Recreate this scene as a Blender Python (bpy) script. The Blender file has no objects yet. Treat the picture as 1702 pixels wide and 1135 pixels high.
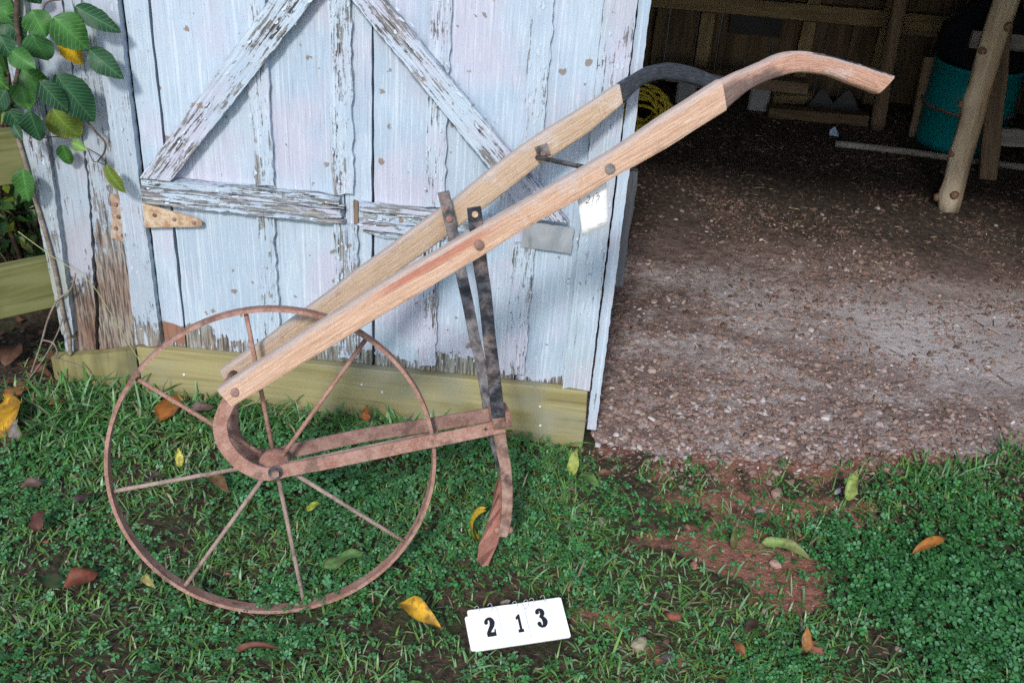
import bpy, math, random
import numpy as np
from mathutils import Matrix, Vector

# ------------------------------------------------------------------ camera, sky, sun, exposure
C = bpy.context.scene.collection
SC = bpy.context.scene
FPX, PW, PH, CAMH = 1780.0, 1702.0, 1135.0, 1.55
_d = np.array([632 - PW/2, 3535 - PH/2, FPX]); _d /= np.linalg.norm(_d)
_up = -_d; _y = np.array([0, 0, 1.0]) - _up*_up[2]; _y /= np.linalg.norm(_y); _x = np.cross(_y, _up)
CR = np.array([_x, _y, _up]); CP = np.array([0, 0, CAMH])
cam = bpy.data.cameras.new('camera'); camo = bpy.data.objects.new('camera', cam); C.objects.link(camo)
cr = CR @ np.diag([1, -1, -1])
camo.matrix_world = Matrix.Translation(CP) @ Matrix(cr.tolist()).to_4x4()
cam.sensor_width = 36; cam.lens = 36*FPX/PW; cam.clip_end = 900; cam.clip_start = 0.05
SC.camera = camo
SUN_EL, SUN_AZ = math.radians(38), math.radians(9)
world = bpy.data.worlds.new('World'); SC.world = world; world.use_nodes = True
wn = world.node_tree; bg = wn.nodes['Background']
sky = wn.nodes.new('ShaderNodeTexSky'); sky.sky_type = 'NISHITA'; sky.sun_disc = False
sky.sun_elevation = SUN_EL; sky.sun_rotation = math.pi + SUN_AZ
wn.links.new(sky.outputs[0], bg.inputs[0]); bg.inputs[1].default_value = 0.15
sun = bpy.data.lights.new('sun', 'SUN'); suno = bpy.data.objects.new('sun', sun); C.objects.link(suno)
sun.energy = 1.95; sun.angle = math.radians(7.0); sun.color = (1.0, 0.975, 0.94)
_sd = Vector((-math.sin(SUN_AZ)*math.cos(SUN_EL), -math.cos(SUN_AZ)*math.cos(SUN_EL), math.sin(SUN_EL)))
suno.rotation_euler = _sd.to_track_quat('Z', 'Y').to_euler(); suno.location = (-3, -6, 6)
SC.view_settings.view_transform = 'Standard'; SC.view_settings.look = 'None'
SC.view_settings.exposure = 0.54; SC.view_settings.gamma = 1; SC.view_settings.use_curve_mapping = False
try:
    SC.cycles.max_bounces = 8; SC.cycles.use_denoising = False
except Exception: pass

# ------------------------------------------------------------------ surveying helpers: photo measurement -> metres on a real plane
rng = np.random.default_rng(7); R = random.Random(11)
def ray(p):
    p = np.asarray(p, float)
    return np.stack([p[..., 0]-PW/2, p[..., 1]-PH/2, np.full(p[..., 0].shape, FPX)], -1) @ CR.T
def gp(x, y, z=0.0):
    r = ray((x, y)); return CP + r*((z-CAMH)/r[2])
def onplane(p, P0, n):
    r = ray(p); return CP + (((np.asarray(P0)-CP)@n)/(r@n))[..., None]*r
D0 = gp(255, 640); _e = gp(970, 722)-D0; E1 = _e/np.linalg.norm(_e); E2 = np.array([-E1[1], E1[0], 0]); ZZ = np.array([0, 0, 1.0])
DM = Matrix(np.stack([E1, E2, ZZ], 1).tolist()).to_4x4(); DM.translation = Vector(D0)      # barn frame: X along door, Y into barn
def bp(x, y, d=0.0):
    P = onplane(np.array([[x, y]], float), D0+E2*d, E2)[0]; q = P-D0; return Vector((q@E1, d, P[2]))
def bg_(x, y, z=0.0):
    q = gp(x, y, z)-D0; return Vector((q@E1, q@E2, z))
def world_sd(s, d, z=0.0): return D0 + E1*s + E2*d + ZZ*z

def hashn(ix, iy, seed):
    h = (ix*374761393 + iy*668265263 + seed*144665) & 0x7fffffff
    h = ((h ^ (h >> 13))*1274126177) & 0x7fffffff
    return ((h ^ (h >> 16)) & 0xffff)/65535.0
def vnoise(x, y, sc=1.0, seed=0):
    x = np.asarray(x, float)*sc; y = np.asarray(y, float)*sc
    ix = np.floor(x).astype(np.int64); iy = np.floor(y).astype(np.int64); fx = x-ix; fy = y-iy
    fx = fx*fx*(3-2*fx); fy = fy*fy*(3-2*fy)
    a = hashn(ix, iy, seed); b = hashn(ix+1, iy, seed); c = hashn(ix, iy+1, seed); d = hashn(ix+1, iy+1, seed)
    return (a*(1-fx)+b*fx)*(1-fy)+(c*(1-fx)+d*fx)*fy
def fnoise(x, y, sc=1.0, seed=0):
    return (vnoise(x, y, sc, seed)+.5*vnoise(x, y, sc*2.1, seed+1)+.25*vnoise(x, y, sc*4.3, seed+2))/1.75

# ------------------------------------------------------------------ object helpers
def link(o, parent=None):
    C.objects.link(o)
    if parent: o.parent = parent
    return o
def thing(name, label, cat, M=None, group=None):
    o = bpy.data.objects.new(name, None); o.empty_display_size = .1; C.objects.link(o)
    if M is not None: o.matrix_world = M
    o['label'] = label; o['category'] = cat
    if group: o['group'] = group
    return o
def tag(o, label=None, cat=None, group=None, kind=None):
    for k, v in (('label', label), ('category', cat), ('group', group), ('kind', kind)):
        if v: o[k] = v
    return o
def mk(name, v, f, mat, parent=None, smooth=False, M=None, uv=None, col=None):
    me = bpy.data.meshes.new(name)
    me.from_pydata([tuple(map(float, q)) for q in v] if not isinstance(v, np.ndarray) else v.tolist(), [], f)
    if mat: me.materials.append(mat)
    if smooth: me.polygons.foreach_set('use_smooth', [True]*len(me.polygons))
    if uv is not None:
        l = me.uv_layers.new(name='UVMap'); vi = np.zeros(len(me.loops), int); me.loops.foreach_get('vertex_index', vi)
        l.data.foreach_set('uv', np.asarray(uv, float)[vi].ravel())
    if col is not None:
        a = me.color_attributes.new('tint', 'FLOAT_COLOR', 'POINT')
        c = np.ones((len(v), 4)); c[:, :3] = col; a.data.foreach_set('color', c.ravel())
    me.update()
    o = link(bpy.data.objects.new(name, me), parent)
    if M is not None: o.matrix_local = M
    return o
class MB:
    def __init__(s): s.v = []; s.f = []
    def add(s, v, f):
        n = len(s.v); s.v += [tuple(q) for q in v]; s.f += [tuple(i+n for i in q) for q in f]; return s
    def build(s, name, mat, parent=None, smooth=False, M=None): return mk(name, s.v, s.f, mat, parent, smooth, M)
def sweep(secs, cap=True):
    """secs: list of rings (same count)"""
    n = len(secs[0]); v = [p for s in secs for p in s]; f = []
    for i in range(len(secs)-1):
        for j in range(n):
            a = i*n+j; b = i*n+(j+1) % n; f.append((a, b, b+n, a+n))
    if cap: f.append(tuple(range(n))[::-1]); f.append(tuple(range((len(secs)-1)*n, len(secs)*n)))
    return v, f
def tube(pts, r, n=8, cap=True, flat=1.0):
    pts = [Vector(p) for p in pts]; rs = r if isinstance(r, (list, tuple, np.ndarray)) else [r]*len(pts); secs = []
    t0 = (pts[1]-pts[0]).normalized(); ref = Vector((0, 0, 1)) if abs(t0.z) < .9 else Vector((1, 0, 0)); nrm = t0.cross(ref).normalized()
    for i, p in enumerate(pts):
        t = (pts[min(i+1, len(pts)-1)]-pts[max(i-1, 0)]).normalized()
        nrm = (nrm-t*nrm.dot(t)).normalized(); b = t.cross(nrm)
        secs.append([p+(nrm*math.cos(2*math.pi*k/n)*flat+b*math.sin(2*math.pi*k/n))*rs[i] for k in range(n)])
    return sweep(secs, cap)
def smooth_pts(pts, n=6):
    P = [Vector(p) for p in pts]; out = []
    for i in range(len(P)-1):
        a, b, c, d = P[max(i-1, 0)], P[i], P[i+1], P[min(i+2, len(P)-1)]
        for k in range(n):
            t = k/n; out.append(.5*((2*b)+(c-a)*t+(2*a-5*b+4*c-d)*t*t+(3*b-a-3*c+d)*t**3))
    return out+[P[-1]]
def plank_geo(L, Wd, T, seed=0, n=14, rough=.0015, ragged0=0.0, ragged1=0.0, ch=.0025, nw=4):
    """plank from x=0..L, y=-W/2..W/2, front face at z=T/2; chamfered, edges wander, ends may be ragged"""
    r = random.Random(seed); secs = []
    top = [(-Wd/2+Wd*k/nw) for k in range(nw+1)]
    e0 = [r.uniform(-1, 1)*ragged0 for _ in range(nw+1)]; e1 = [r.uniform(-1, .3)*ragged1 for _ in range(nw+1)]
    ph = [r.uniform(0, 6.28) for _ in range(8)]
    def wob(x, k): return rough*(math.sin(x*23+ph[k])+.6*math.sin(x*57+ph[k+1])+r.uniform(-.5, .5))
    for i in range(n+1):
        t = i/n; x = L*t; a = wob(x, 0); b = wob(x, 2); w0 = -Wd/2+a; w1 = Wd/2+b; zc = .3*wob(x, 4); ring = []
        for k in range(nw+1):
            q = k/nw; yy = w0+ch+(w1-w0-2*ch)*q
            xx = x+(e0[k]*(1-t)**3 if ragged0 else 0)+(e1[k]*t**3 if ragged1 else 0)
            ring.append((xx, yy, T/2+zc+.25*wob(x+yy*3, 5)))
        ring.append((ring[-1][0], w1, T/2-ch)); ring.append((ring[-2][0], w1, -T/2)); ring.append((ring[0][0], w0, -T/2)); ring.append((ring[0][0], w0, T/2-ch))
        secs.append(ring)
    return sweep(secs)
def plank(name, a, b, Wd, T, mat, parent, out=(0, -1, 0), seed=None, proud=0.0, **k):
    """a,b: centre of the plank's BACK face ends in parent's frame; out = direction its front faces"""
    a, b, out = Vector(a), Vector(b), Vector(out); X = (b-a).normalized(); Z = (out-X*out.dot(X)).normalized(); Y = Z.cross(X)
    M = Matrix((X, Y, Z)).transposed().to_4x4(); M.translation = a+Z*(T/2+proud)
    v, f = plank_geo((b-a).length, Wd, T, R.randrange(10**6) if seed is None else seed, **k)
    return mk(name, v, f, mat, parent, False, M)

# ------------------------------------------------------------------ materials
class NT:
    def __init__(s, name, rough=.8):
        s.m = bpy.data.materials.new(name); s.m.use_nodes = True; s.t = s.m.node_tree; s.b = s.t.nodes['Principled BSDF']
        s.b.inputs['Roughness'].default_value = rough; s.b.inputs['Specular IOR Level'].default_value = .3
    def n(s, typ, ins=None, **props):
        x = s.t.nodes.new('ShaderNode'+typ)
        for k, v in props.items(): setattr(x, k, v)
        for k, v in (ins or {}).items(): s.put(x.inputs[k], v)
        return x
    def put(s, sock, v):
        if isinstance(v, bpy.types.NodeSocket): s.t.links.new(v, sock)
        elif isinstance(v, (tuple, list)) and len(v) == 3 and sock.type == 'RGBA': sock.default_value = (*v, 1)
        else: sock.default_value = v
    def math(s, op, a, b=0.0, c=None):
        x = s.n('Math', operation=op); s.put(x.inputs[0], a); s.put(x.inputs[1], b)
        if c is not None: s.put(x.inputs[2], c)
        return x.outputs[0]
    def mix(s, f, a, b, blend='MIX'):
        x = s.n('Mix', data_type='RGBA', blend_type=blend); s.put(x.inputs[0], f); s.put(x.inputs[6], a); s.put(x.inputs[7], b); return x.outputs[2]
    def ramp(s, f, lo, hi, a=0.0, b=1.0):
        x = s.n('MapRange', {0: f, 1: lo, 2: hi, 3: a, 4: b}, interpolation_type='SMOOTHSTEP'); return x.outputs[0]
    def noise(s, vec, sc, det=3, rough=.55, dist=0.0, out=0):
        x = s.n('TexNoise', {'Vector': vec, 'Scale': sc, 'Detail': det, 'Roughness': rough, 'Distortion': dist}); return x.outputs[out]
    def objvec(s, scale=(1, 1, 1), rand=True):
        tc = s.n('TexCoord'); v = tc.outputs['Object']
        if rand:
            oi = s.n('ObjectInfo'); c = s.n('CombineXYZ'); k = s.math('MULTIPLY', oi.outputs['Random'], 37.0)
            for i in range(3): s.put(c.inputs[i], k)
            a = s.n('VectorMath', operation='ADD'); s.put(a.inputs[0], v); s.put(a.inputs[1], c.outputs[0]); v = a.outputs[0]
        m = s.n('Mapping', {'Vector': v, 'Scale': scale}); return m.outputs[0]
    def rand(s): return s.n('ObjectInfo').outputs['Random']
    def bump(s, h, st=.4, dist=.002, prev=None):
        x = s.n('Bump', {'Strength': st, 'Distance': dist, 'Height': h})
        if prev is not None: s.put(x.inputs['Normal'], prev)
        s.put(s.b.inputs['Normal'], x.outputs[0]); return x.outputs[0]
    def done(s, col, rough=None):
        s.put(s.b.inputs['Base Color'], col)
        if rough is not None: s.put(s.b.inputs['Roughness'], rough)
        return s.m

def m_paint(name, wear, bare_to=None, rot=None, spots=True, green=0.0, dim=0.0):
    """aged pale blue paint over grey weathered wood. wear: how much has flaked; bare_to: paint lost below this height of the board"""
    T = NT(name, .7)
    v = T.objvec((1, 1, 1)); g = T.objvec((8, 62, 62)); g2 = T.objvec((16, 230, 230)); gc = T.objvec((2.2, 75, 75))
    n1 = T.noise(g, 1.0, 6, .7, .6); n2 = T.noise(v, 6.0, 5, .62); n3 = T.noise(g2, 1.0, 4, .65); n4 = T.noise(v, 3.0, 3); n5 = T.noise(v, 110, 3, .6); nc = T.noise(gc, 1.0, 4, .6)
    k = T.math('ADD', T.math('MULTIPLY', n1, .5), T.math('ADD', T.math('MULTIPLY', n2, .5), T.math('ADD', T.math('MULTIPLY', T.math('SUBTRACT', n3, .5), .42), T.math('MULTIPLY', T.math('SUBTRACT', n5, .5), .16))))
    th = .30+.42*wear
    if bare_to is not None or rot is not None:
        x = T.n('SeparateXYZ', {0: T.n('TexCoord').outputs['Object']}).outputs[0]
        wob = T.math('ADD', T.math('MULTIPLY', T.math('SUBTRACT', n2, .5), .12 if bare_to else .35), T.math('MULTIPLY', T.math('SUBTRACT', n1, .5), .03 if bare_to else .2))
        lim = bare_to if bare_to is not None else rot; wd = .012 if bare_to else .12
        low = T.ramp(T.math('ADD', x, wob), lim+wd, lim-wd)
        thv = T.math('ADD', th, T.math('MULTIPLY', low, .30 if bare_to else .33))
    else: low = None; thv = th
    dif = T.math('SUBTRACT', k, thv)
    bare = T.ramp(dif, .012, -.012)
    p1 = (.44, .535, .625); p2 = (.38, .475, .57); p3 = (.47, .48, .575)
    paint = T.mix(T.ramp(n4, .42, .6), p1, p2); paint = T.mix(T.ramp(T.noise(v, 4.5, 3), .46, .66), paint, p3)
    # slanting saw marks left by the mill, and chalky pale strokes
    sw = T.n('Mapping', {'Vector': T.objvec(), 'Rotation': (0, 0, math.radians(68)), 'Scale': (2.5, 260, 1)}).outputs[0]; ns = T.noise(sw, 1.0, 2, .5, .3)
    paint = T.mix(T.math('MULTIPLY', T.ramp(ns, .54, .68), .38), paint, (.70, .78, .84)); paint = T.mix(T.math('MULTIPLY', T.ramp(ns, .42, .32), .22), paint, (.27, .36, .47))
    paint = T.mix(T.math('MULTIPLY', T.ramp(n3, .53, .68), .28), paint, (.76, .82, .86))
    paint = T.mix(T.math('MULTIPLY', T.ramp(n5, .56, .7), .18), paint, (.30, .36, .42))
    if dim: paint = T.mix(dim, paint, (.27, .30, .33)); paint = T.mix(T.math('MULTIPLY', T.ramp(n2, .45, .65), dim), paint, (.36, .34, .35))  # greyer, darker paint: weaker light on the left wall put into the colour
    if green: paint = T.mix(T.math('MULTIPLY', T.ramp(n2, .4, .62), green), paint, (.30, .34, .26))
    wood = T.mix(T.ramp(n3, .35, .66), (.15, .145, .14), (.47, .47, .45)); wood = T.mix(T.ramp(nc, .40, .47), (.05, .045, .045), wood)
    if rot is not None or bare_to is not None:
        brown = T.mix(T.ramp(n2, .35, .62), (.20, .105, .065), (.31, .27, .22)); brown = T.mix(T.ramp(n3, .40, .56), (.06, .04, .035), brown)
        if bare_to: brown = T.mix(T.ramp(n4, .42, .58), T.mix(T.ramp(n3, .4, .6), (.09, .085, .075), (.28, .29, .24)), brown)
        wood = T.mix(T.math('MULTIPLY', low, .85 if rot is not None else .75), wood, brown)
    halo = T.ramp(T.math('ABSOLUTE', T.math('SUBTRACT', dif, .018)), .0, .03)          # dirty lifted paint edge
    paint = T.mix(halo, T.mix(.45, paint, (.20, .17, .15)), paint)
    paint = T.mix(T.math('MULTIPLY', T.ramp(T.noise(T.objvec((7, 330, 330)), 1, 3), .40, .31), .36), paint, (.17, .19, .22))   # hairline checks
    col = T.mix(bare, paint, wood)
    if spots:
        wv = T.n('VectorMath', {0: T.noise(v, 80, 3, out=1), 1: (.022, .022, 0)}, operation='MULTIPLY').outputs[0]
        fl = T.n('VectorMath', {0: T.objvec((1, 1, 0)), 1: wv}, operation='ADD').outputs[0]
        for sc_, lim_, mx in ((17.0, .08, .15), (34.0, .50, .13)):
            vo = T.n('TexVoronoi', {'Vector': fl, 'Scale': sc_}); cs = T.n('SeparateColor', {0: vo.outputs['Color']})
            sp = T.math('MULTIPLY', T.ramp(cs.outputs[0], lim_, lim_+.01), T.ramp(T.math('SUBTRACT', vo.outputs['Distance'], T.math('MULTIPLY', cs.outputs[1], mx)), .025, -.015))
            col = T.mix(T.math('MULTIPLY', sp, .8), col, T.mix(n5, (.11, .065, .035), (.32, .22, .14)))
    h = T.math('ADD', T.math('MULTIPLY', T.math('SUBTRACT', 1.0, bare), .7), T.math('ADD', T.math('MULTIPLY', n3, .6), T.math('ADD', T.math('MULTIPLY', nc, .8), T.math('MULTIPLY', ns, .25))))
    T.bump(h, .7, .003)
    return T.done(col)
def m_wood(name, c1, c2, dark=(.06, .045, .03), gscale=40, crack=.38, rough=.8, tint=None, long=3.0, bumpd=.0015):
    T = NT(name, rough); g = T.objvec((long, gscale, gscale)); v = T.objvec(); g2 = T.objvec((long*2, gscale*4, gscale*4))
    n1 = T.noise(g, 1, 5, .6, .6); n2 = T.noise(v, 5, 3); n3 = T.noise(g2, 1, 3)
    col = T.mix(T.ramp(n1, .35, .65), c1, c2); col = T.mix(T.math('MULTIPLY', T.ramp(n3, .45, .3), .45), col, dark)
    col = T.mix(T.ramp(n1, crack, crack-.08), col, dark)
    if tint: col = T.mix(T.ramp(n2, .5, .68), col, tint)
    T.bump(T.math('ADD', n1, T.math('MULTIPLY', n3, .6)), .5, bumpd)
    return T.done(col)
def m_rust(name, c1, c2, dark=(.05, .035, .03), black=0.0, rough=.85, pale=.25):
    T = NT(name, rough); v = T.objvec()
    n1 = T.noise(v, 40, 5, .65); n2 = T.noise(v, 9, 3); n3 = T.noise(v, 260, 2); n4 = T.noise(v, 22, 4, .6)
    col = T.mix(T.ramp(n1, .35, .65), c1, c2); col = T.mix(T.math('MULTIPLY', T.ramp(n3, .5, .7), pale), col, (.52, .36, .28))
    col = T.mix(T.math('MULTIPLY', T.ramp(n4, .47, .34), .55), col, dark)
    if black: 
        bk = T.mix(T.ramp(n1, .4, .7), (.022, .025, .03), (.09, .10, .12))
        col = T.mix(T.ramp(T.math('ADD', T.math('MULTIPLY', n2, .6), T.math('MULTIPLY', n1, .4)), .36+.22*black+.11, .36+.22*black-.09), col, bk)
    T.bump(T.math('ADD', n1, T.math('MULTIPLY', n3, .9)), .8, .0022)
    return T.done(col)
def m_flat(name, c, rough=.6, var=.15, sc=30):
    T = NT(name, rough); n = T.noise(T.objvec(), sc, 4); T.bump(n, .2, .001)
    return T.done(T.mix(n, tuple(x*(1-var) for x in c), tuple(min(1, x*(1+var)) for x in c)))
def m_tint(name, rough=.6, trans=0.0, spec=.3, mottled=None, veins=0.0):
    """colour comes from the per-piece 'tint' attribute; veins are drawn along the blade (local X)"""
    T = NT(name, rough); a = T.n('Attribute', attribute_name='tint').outputs['Color']
    T.b.inputs['Specular IOR Level'].default_value = spec
    if mottled:
        n = T.noise(T.objvec(), mottled, 4, .65); a = T.mix(T.math('MULTIPLY', T.ramp(n, .45, .62), .55), a, (.10, .05, .025))
        n2 = T.noise(T.objvec(), mottled*5, 3, .65); a = T.mix(T.math('MULTIPLY', T.ramp(n2, .52, .66), .5), a, (.06, .03, .02))
    if veins:
        x = T.n('SeparateXYZ', {0: T.n('TexCoord').outputs['Object']}); ay = T.math('ABSOLUTE', x.outputs[1]); nz = T.noise(T.objvec(), 40, 3)
        fr = T.math('FRACT', T.math('MULTIPLY', T.math('SUBTRACT', T.math('ADD', x.outputs[0], T.math('MULTIPLY', nz, .004)), T.math('MULTIPLY', ay, .85)), 105.0))
        vl = T.math('MAXIMUM', T.ramp(T.math('ABSOLUTE', T.math('SUBTRACT', fr, .5)), .13, .03), T.ramp(ay, .0018, .0008))
        dk = T.mix(T.math('MULTIPLY', T.ramp(nz, .4, .65), .35), a, (.012, .05, .015))
        a = T.mix(T.math('MULTIPLY', vl, veins), dk, T.mix(.5, a, (.35, .48, .20))); T.bump(T.math('SUBTRACT', T.math('MULTIPLY', nz, .6), vl), .6, .0012)
    if trans:
        T.put(T.b.inputs['Base Color'], a)
        tr = T.n('BsdfTranslucent', {'Color': a}); mx = T.n('MixShader', {0: trans, 1: T.b.outputs[0], 2: tr.outputs[0]})
        T.t.links.new(mx.outputs[0], T.t.nodes['Material Output'].inputs[0]); return T.m
    return T.done(a)

M_door = m_paint('painted_board', -.14, bare_to=.175)
M_batten = m_paint('flaking_painted_batten', .31, bare_to=.13, spots=True)
M_stile = m_paint('flaking_painted_stile', .16, green=.2)
M_brace = m_paint('flaking_painted_brace', .30)
M_rail = m_paint('worn_painted_rail', .41)
M_trim = m_paint('painted_trim', .20, rot=.02, spots=False, dim=.25)
M_primer = m_wood('red_brown_primer', (.22, .10, .065), (.30, .16, .11), (.12, .06, .04), 30, .3)
M_edge = m_paint('painted_edge', .1, spots=False)
M_rot = m_paint('rotten_painted_board', .24, rot=.31, spots=False, dim=.5)
M_rot2 = m_paint('part_rotten_board', .20, rot=.22, spots=False, dim=.4)
M_corner = m_paint('mossy_painted_corner', .25, green=.7, spots=False, dim=.5)
M_treated = m_wood('yellow_treated_board', (.24, .205, .085), (.34, .30, .15), (.10, .085, .045), 30, .36, tint=(.27, .26, .18), long=1.6)
M_treated_old = m_wood('mossy_treated_board', (.18, .16, .065), (.27, .24, .11), (.08, .07, .035), 26, .34, tint=(.13, .125, .07), long=2.0)
M_fence = m_wood('green_weathered_rail', (.125, .13, .04), (.20, .20, .08), (.06, .065, .025), 26, .3, tint=(.085, .095, .03), long=2.5)
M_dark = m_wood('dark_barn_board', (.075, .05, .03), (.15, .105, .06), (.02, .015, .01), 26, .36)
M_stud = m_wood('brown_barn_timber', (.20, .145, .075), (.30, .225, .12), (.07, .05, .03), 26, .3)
M_pole = m_wood('peeled_cedar', (.40, .31, .20), (.66, .57, .42), (.22, .12, .06), 22, .34, tint=(.46, .36, .24), long=2.2)
M_knot = m_wood('brown_knot', (.30, .19, .11), (.20, .11, .065), (.06, .03, .02), 120, .4, long=120)
M_grey = m_wood('grey_board', (.20, .19, .17), (.34, .32, .29), (.05, .045, .04), 40, .38)
M_brownboard = m_wood('brown_old_board', (.16, .11, .07), (.24, .18, .12), (.05, .035, .025), 36, .34)
M_postdark = m_wood('blue_grey_stub', (.13, .14, .16), (.20, .20, .21), (.05, .05, .05), 40, .3)
M_rust = m_rust('rusted_iron', (.19, .105, .085), (.29, .18, .15))
M_rust2 = m_rust('orange_rusted_iron', (.26, .125, .09), (.37, .22, .175), pale=.4)
M_shank = m_rust('black_painted_rusty_steel', (.17, .12, .105), (.25, .19, .165), black=.80)
M_shank2 = m_rust('grey_rusty_steel', (.15, .135, .135), (.21, .19, .185), black=.66)
M_foot = m_rust('rusty_foot_steel', (.24, .13, .095), (.36, .24, .19), black=.32)
M_spoke = m_rust('greyish_rusty_rod', (.24, .17, .145), (.36, .27, .23))
M_share = m_rust('red_rusted_share', (.33, .13, .095), (.42, .20, .155), pale=.15)
M_hinge = m_rust('cream_rusty_hinge', (.40, .22, .11), (.60, .50, .36), (.22, .10, .05), pale=.6)
M_hinge2 = m_rust('pale_painted_rusty_plate', (.36, .25, .17), (.52, .47, .40), (.20, .09, .04), pale=.6)
M_patch = m_wood('grey_blue_patch', (.25, .27, .29), (.36, .38, .40), (.12, .12, .12), 14, .26, long=9)
M_nail = m_flat('zinc_screw', (.62, .64, .64), .35)
M_soilcard = m_flat('white_plastic_card', (.86, .87, .86), .45, .03)
M_paper = m_flat('white_paper_tag', (.84, .84, .82), .8, .02)
M_ink = m_flat('black_ink', (.012, .013, .018), .6, .1)
M_pen = m_flat('blue_black_pen', (.03, .035, .06), .6, .1)
M_print = m_flat('grey_print', (.42, .43, .46), .7, .05)
M_wire = m_flat('silver_ring_wire', (.5, .5, .5), .3)
M_leaf = m_tint('fallen_leaf', .6, .15, mottled=26)
M_leafg = m_tint('vine_leaf', .45, .2, spec=.3, veins=.34)
M_grass = m_tint('grass_blade', .42, .2, spec=.5)
M_clover = m_tint('clover_leaf', .42, .2, spec=.5)
M_chip = m_tint('gravel_chip', .85)
M_stem = m_wood('vine_stem_bark', (.17, .13, .10), (.28, .24, .20), (.07, .05, .04), 60, .3)
M_stemdark = m_wood('dark_vine_bark', (.06, .04, .03), (.12, .085, .06), (.03, .02, .015), 60, .3)
M_teal = None
def m_teal():
    T = NT('teal_painted_drum', .45); v = T.objvec(); n = T.noise(v, 6, 5, .65); n2 = T.noise(v, 50, 3)
    c = T.mix(n2, (.0, .21, .23), (.005, .26, .275)); c = T.mix(T.ramp(n, .62, .70), c, (.10, .05, .02)); T.bump(n2, .2, .001); return T.done(c)
M_teal = m_teal()
M_bag = m_flat('black_plastic_bag', (.015, .017, .022), .35, .3, 12)
M_hose = m_flat('yellow_hose', (.42, .33, .03), .5, .2)
M_block = m_flat('pale_grey_concrete', (.24, .25, .26), .9, .25, 40)
M_slab = m_flat('grey_slate_scrap', (.075, .08, .08), .9, .25, 30)
def m_handle(name, base1, base2, redness=.0, blackend=False, blackgrip=0):
    """uv.x runs 0..1 along the handle, uv.y round it"""
    T = NT(name, .65); uv = T.n('TexCoord').outputs['UV']; v = T.objvec(); 
    m = T.n('Mapping', {'Vector': uv, 'Scale': (5.0, 9.0, 1)}).outputs[0]; m2 = T.n('Mapping', {'Vector': uv, 'Scale': (14.0, 46.0, 1)}).outputs[0]
    n1 = T.noise(m, 1.6, 5, .6, 1.2); n2 = T.noise(v, 16, 4, .65); n3 = T.noise(m2, 1.0, 3); n4 = T.noise(v, 6, 3); n5 = T.noise(v, 120, 2)
    col = T.mix(T.ramp(n1, .35, .65), base1, base2)
    col = T.mix(T.math('MULTIPLY', T.ramp(n3, .46, .34), .35), col, (.26, .15, .09))
    col = T.mix(T.math('MULTIPLY', T.ramp(n1, .56, .66), .5), col, (.40, .19, .10))
    col = T.mix(T.math('MULTIPLY', T.ramp(T.noise(v, 30, 5, .7), .60, .70), .45), col, (.30, .16, .10)); col = T.mix(T.math('MULTIPLY', T.ramp(T.noise(v, 75, 4, .7), .66, .74), .7), col, (.12, .07, .05))
    col = T.mix(T.math('MULTIPLY', T.ramp(n2, .56, .70), .5), col, (.66, .58, .53))
    x = T.n('SeparateXYZ', {0: uv}); ux = x.outputs[0]; uy = x.outputs[1]
    # greyish worn upper edge
    top = T.ramp(T.math('ADD', uy, T.math('MULTIPLY', T.math('SUBTRACT', n2, .5), .5)), .72, .92)
    col = T.mix(T.math('MULTIPLY', top, .6), col, T.mix(n3, (.36, .30, .28), (.56, .50, .47)))
    if redness:
        a = T.ramp(T.math('ABSOLUTE', T.math('SUBTRACT', ux, .46)), .16, .05); b = T.ramp(T.math('ADD', uy, T.math('MULTIPLY', n3, .3)), .66, .80)
        b2 = T.math('MULTIPLY', b, T.ramp(uy, .9, .8))
        col = T.mix(T.math('MULTIPLY', T.math('MULTIPLY', a, b2), redness), col, (.40, .10, .06))
    if blackgrip:   # 1: mostly black with bare streaks, 2: black only near the joint
        bk = T.mix(T.ramp(n3, .4, .7), (.015, .018, .025), (.075, .085, .10))
        if blackgrip == 1: f = T.ramp(T.math('ADD', T.math('MULTIPLY', n2, .5), T.math('MULTIPLY', n3, .4)), .62, .54)
        else:
            f = T.ramp(T.math('ADD', ux, T.math('ADD', T.math('MULTIPLY', T.math('SUBTRACT', n2, .5), .7), T.math('MULTIPLY', T.math('SUBTRACT', uy, .5), .35))), .36, .16)
            f2 = T.math('MULTIPLY', T.math('MULTIPLY', T.ramp(uy, .88, .93), T.ramp(n2, .42, .5)), T.ramp(ux, .35, .45))
            f = T.math('MULTIPLY', f, T.ramp(T.math('ADD', uy, T.math('MULTIPLY', T.math('SUBTRACT', n2, .5), .5)), .98, .62)); f = T.math('MAXIMUM', T.math('MULTIPLY', f, .72), f2)
        col = T.mix(f, col, bk)
    T.bump(T.math('ADD', n1, T.math('ADD', T.math('MULTIPLY', n3, .8), T.math('MULTIPLY', n2, 1.0))), .8, .003)
    return T.done(col)
M_handle = m_handle('raw_pink_ash_handle', (.52, .315, .20), (.70, .49, .36), redness=.65)
M_handle2 = m_handle('raw_tan_ash_handle', (.50, .35, .23), (.60, .45, .32))
M_grip = m_handle('worn_red_wood_grip', (.47, .25, .17), (.62, .38, .28), blackgrip=2)
M_grip2 = m_handle('black_tape_grip', (.50, .33, .22), (.6, .4, .28), blackgrip=1)

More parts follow.
